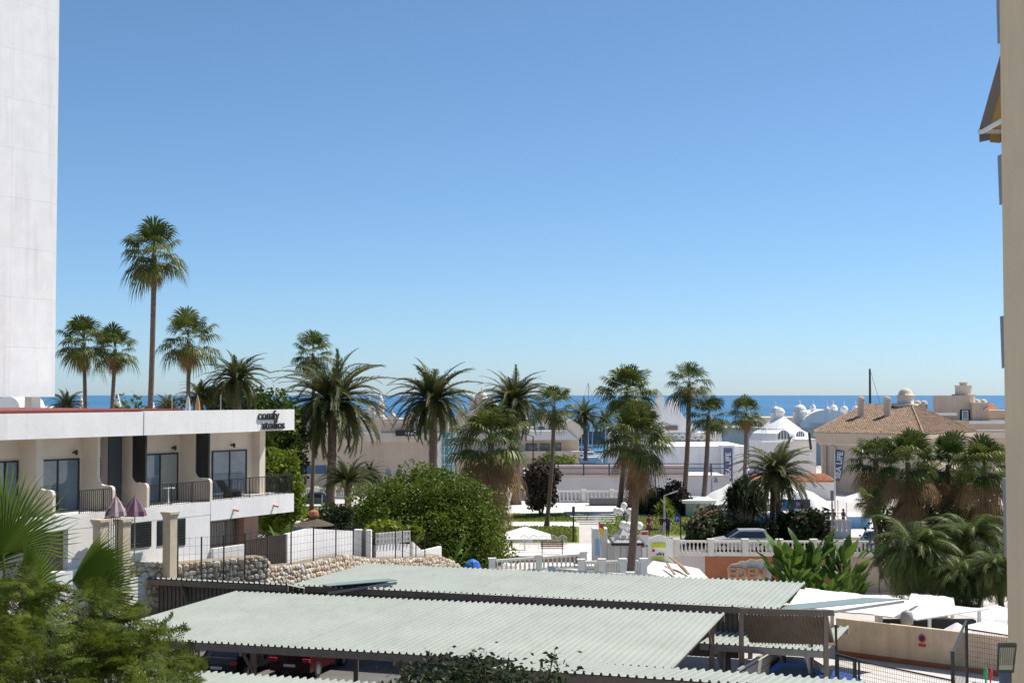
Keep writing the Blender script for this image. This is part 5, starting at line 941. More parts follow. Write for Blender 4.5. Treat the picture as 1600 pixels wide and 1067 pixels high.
c = W(1165, 830, 118); sword_plant('yucca_tree', 'bushy dark yucca tree with a pale flower spike before the tent', (c.x, 118, 0), [(0, 0, 4.0), (.9, .2, 3.2), (-.9, -.2, 3.4), (.4, -.6, 2.5), (-.5, .5, 2.7), (1.3, 0, 2.3), (-1.2, .3, 2.4), (.1, .2, 3.2), (.7, -.5, 3.7), (-.6, -.5, 3.8), (1.1, .4, 2.8), (-1.3, 0, 3.0), (0, -.7, 2.9), (.5, .5, 3.0), (-.9, .6, 2.1), (.9, -.3, 2.0)], 1.15, 100, DARKL, 3, .16, 'tree')
c = W(1172, 757, 117.6); m = MB(); m.lathe(c, [(.12, -.7), (.28, -.3), (.26, .1), (.1, .5), (.02, .6)], 9); m.build('flower_spike', M('cream_flower', (.62, .52, .36), .8, .2, 9), [o for o in bpy.data.objects if o.get('label', '').startswith('bushy dark yucca')][0])
c = G(1052, 838); sword_plant('dracaena', 'yellow green spiky dracaena behind the blue parking sign', (c.x, 122, 0), [(0, 0, 2.0), (.4, .1, 1.4), (-.5, 0, 1.5), (.2, -.3, .9)], 1.0, 46, BRIGHT, 4, .08)
c = W(1253, 818, 124); sword_plant('yucca_plant', 'small spiky yucca in front of the billboard', (c.x, 124, 0), [(0, 0, 1.6), (.3, .1, 1.1), (-.3, 0, .9)], .8, 40, DARKL, 6, .07)
for i, (x, D, h, n, sp, lab) in enumerate(((1228, 86, 3.5, 22, .9, 'clump of upright paddle leaved plants nearest the cloud shaped sign'), (1262, 87, 3.7, 24, 1.4, 'clump of upright paddle leaved plants in the middle of the bed'), (1318, 86, 3.5, 20, 1.2, 'clump of upright paddle leaved plants beside the leaning young palm'), (1246, 84, 2.6, 14, 1.0, 'lower clump of paddle leaves before the taller ones'), (1292, 84, 2.4, 14, 1.2, 'lower clump of paddle leaves under the street lamp pole'))):
    c = W(x, 900, D); paddle_plant('strelitzia', lab, (c.x, D, -2.55 if D > 79 else 0), h * 1.5 + .4, int(n * 2.2), sp, BANA, 80 + i, upright=.86, lw=.085, stem=.55)
for i, (x, D, zb_, h, lab) in enumerate(((470, 76, 2.4, 2.9, 'banana plant with broad bright leaves below the studio balcony'), (440, 75, 2.6, 2.3, 'banana plant in the shade under the balcony slab'), (500, 80, 2.0, 2.2, 'banana plant near the dark garden parasol'))): c = W(x, 800, D); paddle_plant('banana_plant', lab, (c.x, D, zb_), h, 11, .7, BANA, 90 + i, upright=.55, lw=.16)
c = W(705, 880, 86.5); paddle_plant('strelitzia', 'single large dark leaves leaning from the round tree', (c.x, 86.5, 0), 3.6, 5, .5, BANA, 97, upright=.5, lw=.1)
# lawns: blades too many to count
rng = np.random.default_rng(9); P = []
for (x0, x1, y0, y1, n) in ((800, 925, 803, 814, 2500), (940, 1105, 807, 836, 5000), (795, 900, 823, 847, 4200), (445, 635, 794, 811, 2500)):
    for _ in range(n): g_ = G(rng.uniform(x0, x1), rng.uniform(y0, y1)); P.append((g_.x, g_.y, 0.006))
v = leaf_cloud(np.array(P), .16, 9, up=0); n4 = v.reshape(-1, 4, 3); n4[:, 1:, 2] = np.abs(n4[:, 1:, 2]) + .03; stuff(obj('grass', cloud_mesh('grass', n4.reshape(-1, 3), GRASS)))
bpy.data.objects['grass']['label'] = 'short grass of the lawns'
# ---------------------------------------------------------------- foreground plants
def near_fan(name, hub, d, up, L, n, spread, root, seed):
    rnd = random.Random(seed); d = Vector(d).normalized(); up = Vector(up); s = d.cross(up).normalized(); nr = s.cross(d).normalized(); m = MB(); hub = Vector(hub)
    for k in range(n):
        a = R(-spread + 2 * spread * (k + .5) / n); l = L * (.78 + .22 * math.cos(a)) * rnd.uniform(.93, 1.05); q = d * math.cos(a) + s * math.sin(a); da = R(spread / n) * .96
        ql = d * math.cos(a - da) + s * math.sin(a - da); qr = d * math.cos(a + da) + s * math.sin(a + da); f = nr * .035 * L
        c0 = hub + q * l * .30 + f * .6; e0l = hub + ql * l * .30 - f * .3; e0r = hub + qr * l * .30 - f * .3; c1 = hub + q * l * .55 + f * .8; w = (qr - ql) * l * .55 * .40; c2 = hub + q * l * .8 + Vector((0, 0, -.05 * l)); tip = hub + q * l * rnd.uniform(.97, 1.03) + Vector((rnd.uniform(-.04, .04) * l, 0, -.17 * l * rnd.random()))
        m.add([hub, e0l, c0, e0r, c1 - w - f, c1, c1 + w - f, c2 - w * .45, c2, c2 + w * .45, tip], [(0, 1, 2), (0, 2, 3), (1, 4, 5, 2), (2, 5, 6, 3), (4, 7, 8, 5), (5, 8, 9, 6), (7, 10, 8), (8, 10, 9)])
    return m.build(name, NEARF, root)
nf = thing('near_fan_palm', 'big fan palm with stiff bright leaves in front of the studio building', 'palm tree', (W(10, 900, 17).x, 17, 0))
hubs = [((5, 862, 17), (-.05, -.1, 1), 1.22, 46, 98), ((-45, 905, 17.5), (-.4, -.2, .9), 1.1, 40, 100), ((112, 906, 17), (.94, -.05, .26), .95, 34, 62, (0, -.75, .66)), ((40, 930, 16.4), (.7, -.5, .3), .9, 34, 80), ((135, 935, 16.8), (.9, -.2, .02), .85, 30, 55), ((-10, 880, 17.6), (.35, .2, 1), 1.15, 40, 50)]
core = W(10, 1010, 17)
for i, (h, d, L, n, sp, *upv) in enumerate(hubs):
    hp = W(*h); near_fan('frond', hp, d, upv[0] if upv else (0.05, -1, .25), L, n, sp, nf, i); m = MB(); m.tube([core, core.lerp(hp, .6) + Vector((0, 0, .08)), hp], [.03, .02, .013], 5); m.build('petiole', NEARF, nf)
m = MB(); m.tube([(core.x, 17, 0), core], [.22, .2], 10); m.build('trunk', TRUNKP, nf)
def frond_template(seed, pin=8, lf=8):
    rnd = random.Random(seed); V = []; d = Vector((1, 0, 0)); s = Vector((0, 1, 0)); drop = Vector((0, 0, -1))
    for j in range(pin):
        t = (j + 1) / pin; c = d * t + drop * .25 * t * t; pl = .46 * math.sin(math.pi * (.15 + .8 * t)) * rnd.uniform(.85, 1.1)
        for sg in (-1, 1):
            q = (s * sg + d * .55 + Vector((0, 0, rnd.uniform(-.2, .2)))).normalized()
            for i in range(lf):
                u = (i + .7) / lf; p = c + q * pl * u + drop * pl * .2 * u * u; w = .105 * rnd.uniform(.8, 1.2)
                for s2 in (-1, 1): r_ = (d * s2 + q * .5 + Vector((0, 0, rnd.uniform(-.3, .3)))).normalized() * w; V += [p, p + r_ * .5 + q * w * .24, p + r_, p + r_ * .5 - q * w * .24]
    return np.array([tuple(x) for x in V])
def feather_tree(name, label, base, tips, mat, leaf, seed):
    rnd = random.Random(seed); root = thing(name, label, 'tree', base); br = MB(); base = Vector(base); T = [frond_template(q) for q in range(5)]; out = []
    hubs = [base.lerp(Vector(tips[k][0]), .8) for k in range(0, len(tips), 9)]
    for h in hubs: br.tube([base, base.lerp(h, .6) + Vector((rnd.uniform(-.1, .1), .1, 0)), h], [.06, .04, .02], 6)
    for (tp, rad, k) in tips:
        tp = Vector(tp); h = min(hubs, key=lambda q: (q - tp).length); br.tube([h, h.lerp(tp, .5) + Vector((0, 0, .05)), tp], [.014, .009, .004], 5)
        for _ in range(k):
            d = Vector((rnd.gauss(0, 1), rnd.gauss(0, 1), rnd.gauss(.3, .7))).normalized(); s = Vector((0, 0, 1)).cross(d).normalized(); u = d.cross(s); o = tp + Vector((rnd.gauss(0, rad[0]), rnd.gauss(0, rad[1]), rnd.gauss(0, rad[2]))); L = leaf * rnd.uniform(.65, 1.25)
            Mx = np.array((d, s, u)); out.append(rnd.choice(T) @ Mx * L + np.array(o))
    br.build('branches', BARK, root); obj('crown', cloud_mesh('crown', np.concatenate(out), mat), root); return root
rnd = random.Random(11); tips = []
for k in range(64):
    x = rnd.uniform(-40, 262); yt = 932 + max(0, (x - 40)) * .36; y = rnd.uniform(yt, 1100); D = rnd.uniform(13.5, 16); tips.append((W(x, y, D), (.14, .3, .09), 13))
for x, y in ((10, 918), (30, 912), (55, 915), (75, 920), (100, 922), (120, 930), (145, 934), (165, 942), (185, 948), (205, 958), (225, 975), (245, 990), (262, 1010), (290, 1045), (300, 1060)): tips.append((W(x, y + 6, 15), (.07, .2, .05), 9))
feather_tree('feathery_tree', 'feathery fine leaved tree in the lower corner below the big fan palm', (W(60, 1067, 15).x, 15, 0), tips, FEATH, .26, 12)
rnd = random.Random(15); root = thing('leafy_shrub', 'dark leafy shrub reaching over the front carport eave', 'tree', (W(750, 1067, 36).x, 36, 0)); V = []; br = MB()
for k in range(60):
    x = rnd.uniform(615, 890); y = rnd.uniform(1042, 1100) + abs(x - 750) * .06; o = W(x, y, rnd.uniform(35, 37)); 
    for q in range(34): p = o + Vector((rnd.gauss(0, .24), rnd.gauss(0, .3), rnd.gauss(0, .2))); V.append(tuple(p))
for x, y in ((672, 1014), (742, 1012), (760, 1016), (735, 1020), (868, 1012), (862, 1022), (795, 1022), (690, 1020), (640, 1036)):
    t_ = W(x, y, 36); b_ = W(x - 8 + rnd.uniform(-5, 5), y + 55, 36); br.tube([b_, b_.lerp(t_, .6), t_], [.02, .012, .006], 5)
    for q in range(26): u = rnd.random() ** .6; p = b_.lerp(t_, u) + Vector((rnd.gauss(0, .09), rnd.gauss(0, .1), rnd.gauss(0, .04))); V.append(tuple(p))
br.tube([(W(750, 1067, 36).x, 36, 0), W(750, 1075, 36)], [.12, .06], 7); br.build('branches', BARK, root); obj('crown', cloud_mesh('crown', leaf_cloud(np.array(V), .17, 3, flat=.4, aspect=.24), DARKL), root)
# ---------------------------------------------------------------- cars
def car(label, pos, rz, paint, L=4.3, Wd=1.78, H=1.5, suv=False):
    root = thing('parked_car', label, 'car', pos, None, False, rz); hw = Wd / 2
    if suv: low = [(-.5, .35), (-.5, .75), (-.485, 1.0), (.27, 1.0), (.46, .86), (.5, .7), (.5, .35)]; cab = [(-.47, 1.0), (-.40, H - .06), (-.30, H), (.05, H - .02), (.26, 1.0)]
    else: low = [(-.5, .32), (-.5, .7), (-.48, .92), (.22, .92), (.44, .78), (.5, .62), (.5, .32)]; cab = [(-.40, .92), (-.28, H - .05), (-.2, H), (.02, H - .02), (.22, .92)]
    m = MB(); N = len(low); vs = []
    for y, ins in ((-hw, .0), (-hw + .07, -.04), (hw - .07, -.04), (hw, .0)):
        for x, z in low: e = 1 if abs(y) < hw else .985; vs.append((x * L * e, y, z + (0.0 if abs(y) == hw else .03 * (z > .6))))
    m.add(vs, [(i * N + j, (i + 1) * N + j, (i + 1) * N + (j + 1) % N, i * N + (j + 1) % N) for i in range(3) for j in range(N)] + [tuple(range(N)), tuple(range(3 * N, 4 * N))]); obj('body', m.mesh('body', paint), root, (0, 0, 0))
    m = MB(); N = len(cab); vs = []
    for y in (-1, 1):
        for x, z in cab: vs.append((x * L, y * (hw - .04 - .17 * (z - .92) / (H - .92)), z))
    m.add(vs, [(j, j + 1, N + j + 1, N + j) for j in range(1, N - 2)] + [tuple(range(N)), tuple(range(N, 2 * N))]); obj('cabin', m.mesh('cabin', paint), root, (0, 0, 0))
    def glass(pts, nm): q = MB(); q.add(pts, [tuple(range(len(pts)))]); obj(nm, q.mesh(nm, CARGLASS), root, (0, 0, 0))
    wy = lambda z, e=.006: hw - .04 - .17 * (z - .92) / (H - .92) + e
    for s in (-1, 1):
        z0, z1 = (1.04 if suv else .97), H - .13; zt = lambda x: z1
        xs = (cab[0][0] * L + .25, cab[1][0] * L + .22, cab[3][0] * L - .08, cab[4][0] * L - .18); glass([(xs[0], s * wy(z0), z0), (xs[1], s * wy(z1), z1), (xs[2], s * wy(z1), z1), (xs[3], s * wy(z0), z0)], 'side_window')
    f0, f1 = cab[3], cab[4]; r0, r1 = cab[0], cab[1]
    for (xa, za), (xb, zb_), nm, sg in ((f0, f1, 'windscreen', 1), (r1, r0, 'rear_window', -1)):
        glass([(xa * L + sg * .012, -wy(za) + .12, za - .05), (xa * L + sg * .012, wy(za) - .12, za - .05), (xb * L - sg * .0 + sg * .012, wy(zb_) - .1, zb_ + .04), (xb * L + sg * .012, -wy(zb_) + .1, zb_ + .04)], nm)
    ty = MB(); ty.tube([(0, -.1, 0), (0, .1, 0)], .32, 16); tm = ty.mesh('wheel', RUBBER); rm = MB(); rm.tube([(0, -.108, 0), (0, .108, 0)], .2, 12); rmm = rm.mesh('rim', CHROME)
    for x in (-.31, .31):
        for s in (-1, 1): wo_ = obj('wheel', tm, root, (x * L, s * (hw - .08), .32)); obj('rim', rmm, wo_, (0, 0, 0))
    for s in (-1, 1):
        q = MB(); q.box(-.505 * L, -.485 * L, s * hw * .82 - .16, s * hw * .82 + .16, .72, .86); obj('tail_light', q.mesh('tail_light', REDP), root, (0, 0, 0)); q = MB(); q.box(.478 * L, .498 * L, s * hw * .78 - .16, s * hw * .78 + .16, .62, .74); obj('headlight', q.mesh('headlight', WHITE2), root, (0, 0, 0)); q = MB(); q.box(.13 * L, .17 * L, s * (hw + .02), s * (hw + .2), .95, 1.07); obj('mirror', q.mesh('mirror', paint), root, (0, 0, 0))
    for x in (-.506, .502): q = MB(); q.box(x * L - .01, x * L + .01, -.26, .26, .52, .63); obj('number_plate', q.mesh('number_plate', PLATE), root, (0, 0, 0))
    return root
def paint(n, c): return M(n, c, .25, .03, 1, 0, 0, .2, .6)
g_ = G(1160, 862); car('silver hatchback parked behind the long white balustrade', (g_.x, 105.5, .004), R(178), paint('silver_paint', (.55, .57, .6)), 4.4, 1.8, 1.62, True)
g_ = G(492, 795); car('dark blue grey car parked before the far balustrade', (W(490, 0, 147).x, 147, .004), R(190), paint('slate_paint', (.10, .13, .18)), 4.2, 1.8, 1.5)
g_ = W(1366, 850, 106); car('blue car parked beside the white ramp', (g_.x, 106, .004), R(80), paint('blue_paint', (.05, .14, .32)), 4.1, 1.75, 1.45)
dd = math.atan2(a1[1] - a0[1], a1[0] - a0[0])
for px, D, pc, nm, lab in ((476, 58, (.06, .010, .010), 'red_paint', 'dark red car parked under the front carport eave'), (362, 57.5, (.02, .02, .025), 'black_paint', 'black car in the carport shade left of the red car'), (1040, 50, (.03, .03, .03), 'charcoal_paint', 'charcoal car whose end shows past the carport corner'), (760, 55, (.09, .015, .015), 'maroon_paint', 'maroon car in the shade behind the leafy shrub')):
    g_ = W(px, 1050, D); car(lab, (g_.x, D + 2.0, .004), dd + R(90), paint(nm, pc), 4.2, 1.78, 1.5)
g_ = W(1262, 1042, 54.5); car('car with a blue roof behind the sliding gate', (g_.x, 54.5, .004), dd, paint('royal_blue_paint', (.04, .10, .34)), 4.0, 1.75, 1.42)
# ---------------------------------------------------------------- people
def person(label, pos, face, top, bottom, h=1.68, arm=.25, skirt=False, stride=.12):
    bm_ = bpy.data.meshes.new('body'); k = h / 1.7
    J = [((0, 0, .95), .15), ((0, 0, 1.18), .135), ((0, 0, 1.38), .16), ((0, 0, 1.48), .06), ((0, .01, 1.58), .095), ((0, 0, 1.68), .07)]
    E = [(0, 1), (1, 2), (2, 3), (3, 4), (4, 5)]
    for s in (-1, 1):
        b = len(J); J += [((s * .19, 0, 1.40), .065), ((s * .25, .02, 1.12), .045), ((s * (.22 + arm * .1), .10 + arm * .5, .90 + arm * .4), .035), ((s * (.22 + arm * .1), .14 + arm * .6, .84 + arm * .4), .03)]; E += [(2, b), (b, b + 1), (b + 1, b + 2), (b + 2, b + 3)]
        b = len(J); J += [((s * .09, 0, .86), .105), ((s * .10, s * stride * .6 + .03, .48), .065), ((s * .10, s * stride, .08), .045), ((s * .11, s * stride + .15, .03), .035)]; E += [(0, b), (b, b + 1), (b + 1, b + 2), (b + 2, b + 3)]
    bm_.from_pydata([tuple(c * k for c in j[0]) for j in J], E, []); o = bpy.data.objects.new('person', bm_); col.objects.link(o)
    md = o.modifiers.new('s', 'SKIN')
    for i, sv_ in enumerate(bm_.skin_vertices[0].data): sv_.radius = (J[i][1] * k * (1.15 if i in (0, 1, 2) else 1), J[i][1] * k * (.8 if i in (0, 1, 2) else 1)); sv_.use_root = (i == 0)
    o.modifiers.new('u', 'SUBSURF').levels = 1; dg = bpy.context.evaluated_depsgraph_get(); me = bpy.data.meshes.new_from_object(o.evaluated_get(dg)); bpy.data.objects.remove(o)
    me.materials.clear()
    for mt in (SKIN, HAIR, top, bottom): me.materials.append(mt)
    for f in me.polygons:
        z = f.center.z / k; x = abs(f.center.x) / k; y = f.center.y / k; f.use_smooth = True
        f.material_index = 1 if (z > 1.6 and (y < .03 or z > 1.67)) else 0 if z > 1.46 else (2 if z > .95 and (x < .2 or z > 1.2) else 3 if z > (.42 if skirt else .1) and x < .2 else 0)
    r = thing('person', label, 'person', pos, None, False, face); obj('body', me, r, (0, 0, 0))
    if skirt: m = MB(); m.lathe((0, 0, 0), [(.27 * k, .5 * k), (.2 * k, .8 * k), (.15 * k, 1.0 * k)], 12); obj('skirt', m.mesh('skirt', bottom, True), r, (0, 0, 0))
    m = MB(); m.lathe((0, -.01 * k, 1.60 * k), [(.105 * k, -.03), (.11 * k, .03), (.085 * k, .10), (.02, .13)], 10); obj('hair', m.mesh('hair', HAIR, True), r, (0, 0, 0))
    return r
CL = [M('cloth_%d' % i, c, .85, .2, 12) for i, c in enumerate([(.25, .06, .07), (.03, .03, .05), (.04, .06, .14), (.45, .42, .4), (.10, .04, .04), (.05, .05, .05)])]
g_ = G(1014, 836); person('woman in a dark red patterned dress walking on the lawn', (g_.x, g_.y, 0), R(200), CL[0], CL[0], 1.66, .2, True)
g_ = G(1034, 838); person('person in a dark maroon top standing by the lamp post', (g_.x, g_.y, 0), R(150), CL[4], CL[3], 1.72)
g_ = G(1043, 839); person('person in navy clothes beside the person in maroon', (g_.x, g_.y, 0), R(190), CL[2], CL[1], 1.75)
for i, (x, t, b, lab) in enumerate(((1294, 5, 1, 'person in black leaning at the white ramp railing'), (1302, 4, 1, 'person in brown beside the one in black on the ramp'), (1318, 4, 5, 'person in dark red holding a yellow drum on the ramp'))): g_ = W(x, 829, 116); person(lab, (g_.x, 116, .55), R(180 + 20 * i), CL[t], CL[b], 1.7, .4)
g_ = W(1311, 818, 115.6); m = MB(); m.tube([(g_.x, 115.4, g_.z), (g_.x, 115.75, g_.z)], .42, 18); tag(m.build('drum', YELP), 'round yellow drum held on the white ramp', 'drum')
for i, (x, t) in enumerate(((1123, 3), (1127, 0))): g_ = W(x, 902, 97); person(['person in grey sitting area of the sunken court by the sign', 'person in red clothes beside the cloud shaped sign'][i], (g_.x, 97, -2.55), R(160), CL[t], CL[1], 1.7)
rp = thing('ramp', 'white walled ramp with railing where people stand', 'ramp', (W(1305, 0, 115).x, 115, 0)); p, q = W(1286, 840, 115), W(1330, 828, 115); m = MB(); m.box(p.x, q.x, 115, 119, 0, .54); m.build('deck', WHITE, rp)
for k in range(6): m = MB(); x = p.x + (q.x - p.x) * (k + .5) / 6; m.box(x - .17, x + .17, 114.9, 114.99, .5, 1.35); m.build('railing_panel', WHITE2, rp)
m = MB(); m.bar((p.x, 114.95, 1.42), (q.x, 114.95, 1.42), .1); m.build('handrail', WHITE2, rp)
# ---------------------------------------------------------------- street furniture
def globe_lamp(label, px, py, D, n=5, z0=0.0):
    t = W(px, py, D); root = thing('globe_lamp', label, 'street lamp', (t.x, D, z0)); m = MB(); m.lathe((t.x, D, z0), [(.22, 0), (.22, .25), (.12, .4), (.16, .6), (.07, .8), (.06, t.z - z0 - .5), (.1, t.z - z0 - .45), (.05, t.z - z0)], 10); m.build('column', LAMPB, root)
    for k in range(n):
        a = 6.283 * k / n + .4; e = Vector((t.x + math.cos(a) * .62, D + math.sin(a) * .62, t.z + .02)) if k else Vector((t.x, D, t.z + .45)); m = MB(); m.tube([(t.x, D, t.z - .25), ((t.x + e.x) / 2, (D + e.y) / 2, t.z - .32), (e.x, e.y, e.z - .1)], .03, 6); m.build('arm', LAMPB, root)
        m = MB(); m.lathe(e + Vector((0, 0, .15)), [(.08, -.27)] + [(.28 * math.cos(R(-70 + 16 * j)), .28 * math.sin(R(-70 + 16 * j))) for j in range(10)] + [(.02, .28)], 12); m.build('globe', GLOBE, root, True)
globe_lamp('blue iron lamp with white globes next to the grey kiosk', 988, 824, 96); globe_lamp('blue iron lamp with white globes on the lawn behind the kiosk', 975, 801, 117)
def pole_lamp(label, px, yt, yb_D, kind='arm', mat=None, name='lamp_post', dx=6):
    t = W(px, yt, yb_D); root = thing(name, label, 'lamp post', (t.x, yb_D, 0)); mat = mat or GREYST; m = MB(); m.tube([(t.x, yb_D, 0), (t.x, yb_D, t.z)], [.09, .06], 8); m.build('pole', mat, root); e = W(px + dx, yt - 3, yb_D); m = MB()
    m.tube([t, e], .04, 6); m.build('arm', mat, root); m = MB()
    if kind == 'bell': m.lathe(e, [(.3, -.55), (.22, -.35), (.1, -.15), (.05, 0)], 12)
    else: m.bar(e, e + (e - t).normalized() * .7, .22, .09)
    m.build('lamp_head', mat, root)
pole_lamp('pale lamp post with angled head standing by the lawn', 1038, 774, 118, 'arm', M('pale_pole', (.6, .58, .55), .6, .1, 2), dx=9)
pole_lamp('tall grey post with bell lamp before the white tent', 1212, 750, 128, 'bell', dx=-18); pole_lamp('slender post with bell lamp beside the aquarium banner', 1112, 748, 150, 'bell', dx=7)
pole_lamp('thin dark lamp pole in front of the dead leaf palm', 833, 682, 150, 'arm', DARK, dx=-8); pole_lamp('thin double lamp pole rising through the paddle leaved plants', 1300, 785, 98, 'arm', dx=0)
pole_lamp('dark bollard lamp at the lawn edge by the bench', 896, 808, 112, 'arm', DARK, 'bollard_lamp', dx=0)
for px in (1003, 1024): pole_lamp('blue iron post on the long white wall' if px == 1003 else 'second blue iron post on the long white wall, nearer the aquarium', px, 738, 152, 'arm', LAMPB, dx=0)
fl = thing('flag_banner', 'purple grey feather banner on a tall white pole', 'flag', (W(1303, 0, 120).x, 120, 0)); t = W(1304, 700, 120); m = MB(); m.tube([(t.x, 120, 0), (t.x, 120, t.z)], [.07, .05], 8); m.build('pole', WHITE2, fl)
P = [W(1305, 701, 120), W(1320, 704, 119.8), W(1319, 720, 120.1), W(1316, 738, 119.9), (W(1312, 752, 120)), W(1305, 752, 120)]; m = MB(); m.prism(P, (0, .03, 0)); fb = m.build('cloth', NAVY, fl); put_text('lettering', 'SEA LIFE', .62, WHITE2, fb, W(1314.5, 727, 119.75), (.12, 0, 1), (-1, 0, .12), .01, .02)
# kiosk with tent roof
kz = thing('kiosk', 'grey kiosk with dark brimmed tent roof behind the shaggy palm', 'kiosk', G(990, 878)); p, q = W(950, 838, 97), W(1002, 880, 97); m = MB(); m.box(p.x, q.x, 97, 100, 0, W(0, 848, 97).z); m.build('walls', M('kiosk_grey', (.5, .49, .47), .7, .06, 2), kz)
m = MB(); m.box(W(953, 0, 96.8).x, W(1003, 0, 96.8).x, 96.5, 100.4, W(0, 851, 97).z, W(0, 847, 97).z); m.build('brim', DARK, kz)
m = MB(); x0, x1, zc = W(956, 0, 97).x, W(1000, 0, 97).x, W(0, 847, 97).z + .01; xm, zt = W(975, 0, 97).x, W(0, 822, 97).z; m.add([(x0, 96.6, zc), (x1, 96.6, zc), (x1, 100.3, zc), (x0, 100.3, zc), (xm, 98, zt), (x0 + .5, 97.2, zc + .45), (x1 - .4, 97.2, zc + .4)], [(0, 1, 6, 5), (5, 6, 4), (1, 2, 6), (6, 2, 4), (2, 3, 4), (3, 0, 5), (3, 5, 4)]); m.build('tent_roof', M('grey_canvas', (.42, .42, .42), .8, .06, 2), kz)
for k, x in enumerate((958, 968, 979, 990)): m = MB(); xx = W(x, 0, 96.9).x; m.box(xx, xx + .36, 96.93, 96.99, .2, 2.0); m.build('shutter', M('shutter_pale', (.60, .58, .54), .7, .05, 2), kz)
m = MB(); p, q = W(926, 826, 98), W(950, 878, 98); m.box(p.x, q.x - .02, 98, 99.5, 0, p.z); tag(m.build('ticket_booth', M('booth_grey', (.62, .61, .59), .7, .06, 2)), 'pale grey ticket booth beside the tented kiosk', 'booth')
m = MB(); p, q = W(930, 843, 97.9), W(938, 868, 97.9); m.box(p.x, q.x, 97.93, 97.99, q.z, p.z); m.build('glass_panel', LBLUE, bpy.data.objects['ticket_booth'])
sf = thing('beach_flag', 'red and yellow flag on a thin pole by the ticket booth', 'flag', (W(936, 0, 96).x, 96, 0)); m = MB(); t = W(935, 814, 96); m.tube([(t.x + .2, 96, 0), t], .025, 6); m.build('pole', WHITE2, sf); m = MB(); m.prism([t, t + Vector((.32, 0, -.3)), t + Vector((.4, 0, -.55)), t + Vector((.05, 0, -.42))], (0, .02, 0)); m.build('red_band', REDP, sf); m = MB(); m.prism([t + Vector((.05, 0, -.425)), t + Vector((.4, 0, -.555)), t + Vector((.36, 0, -.95)), t + Vector((.08, 0, -.9))], (0, .02, 0)); m.build('yellow_band', YELP, sf)
# signs
ws = thing('notice_wall', 'white notice wall with lime green lettering panels', 'sign', (W(1025, 0, 99).x, 99, -1)); p, q = W(1003, 850, 99), W(1048, 884, 99); m = MB(); m.prism([W(1003, 884, 99), W(1052, 884, 99), W(1052, 844, 99), W(1030, 835, 99), W(1012, 842, 99), W(1003, 852, 99)], (0, .2, 0)); m.build('board', WHITE, ws)
for x0, x1, y0, y1, mt, nm in ((1018, 1040, 848, 855, LIME, 'lime_panel'), (1019, 1038, 870, 875, LIME, 'lime_panel'), (1019, 1023, 858, 862, REDP, 'red_dot'), (1026, 1038, 859, 868, DARK, 'dark_print')):
    p, q = W(x0, y0, 98.9), W(x1, y1, 98.9)
    if nm == 'dark_print':
        for k in range(5): m = MB(); m.box(p.x + k * .11, p.x + k * .11 + .07, 98.94, 98.99, q.z + .08 * (k % 2), q.z + .14 + .05 * (k % 3)); m.build(nm, mt, ws)
    else: m = MB(); m.box(p.x, q.x, 98.93, 98.99, q.z, p.z); m.build(nm, mt, ws)
ps = thing('notice_board', 'tall white notice board with red heading and green dot', 'sign', (W(1006, 0, 97.5).x, 97.5, 0)); m = MB(); p, q = W(1001, 829, 97.5), W(1013, 856, 97.5); m.box(p.x, q.x, 97.5, 97.58, q.z, p.z); bo = m.build('panel', WHITE2, ps); m = MB(); m.box(p.x + .04, q.x - .04, 97.47, 97.495, p.z - .28, p.z - .08); m.build('red_heading', REDP, bo); m = MB(); m.box(p.x + .04, p.x + .26, 97.47, 97.495, q.z + .05, q.z + .22); m.build('red_print', REDP, bo); m = MB(); m.lathe((0, 0, 0), [(.09, 0), (.09, .02)], 12); o = m.build('green_dot', GREENP, bo); o.matrix_parent_inverse = parent_mat(bo).inverted(); o.rotation_euler.x = R(90); o.location = (q.x - .12, 97.49, q.z + .14)
for x in (p.x + .08, q.x - .08): m = MB(); m.bar((x, 97.62, 0), (x, 97.62, q.z + .2), .06); m.build('leg', GREYST, ps)
pk = thing('parking_sign', 'blue parking sign with white letter on a dark post', 'sign', (W(1058, 0, 112).x, 112, 0)); p, q = W(1054, 804, 112), W(1062, 815, 112); m = MB(); m.box(p.x, q.x, 112, 112.05, q.z, p.z); m.build('plate', M('sign_blue', (.03, .12, .5), .5, .05, 2), pk); put_text('letter', 'P', .42, WHITE2, pk, W(1058, 813.2, 111.97), (1, 0, 0), (0, 0, 1), .005, .01); m = MB(); m.bar((W(1060, 0, 112.1).x, 112.1, 0), (W(1060, 0, 112.1).x, 112.1, p.z), .09); m.build('post', DARK, pk)
t2 = thing('disabled_sign', 'small blue sign on a white post beside the slate car', 'sign', (W(507, 0, 143).x, 143, 0)); p, q = W(504, 773, 143), W(510, 779, 143); m = MB(); m.box(p.x, q.x, 143, 143.05, q.z, p.z); m.build('plate', MATS['sign_blue'], t2); m = MB(); m.bar((W(507, 0, 143.1).x, 143.1, 0), (W(507, 0, 143.1).x, 143.1, p.z), .07); m.build('post', WHITE2, t2)
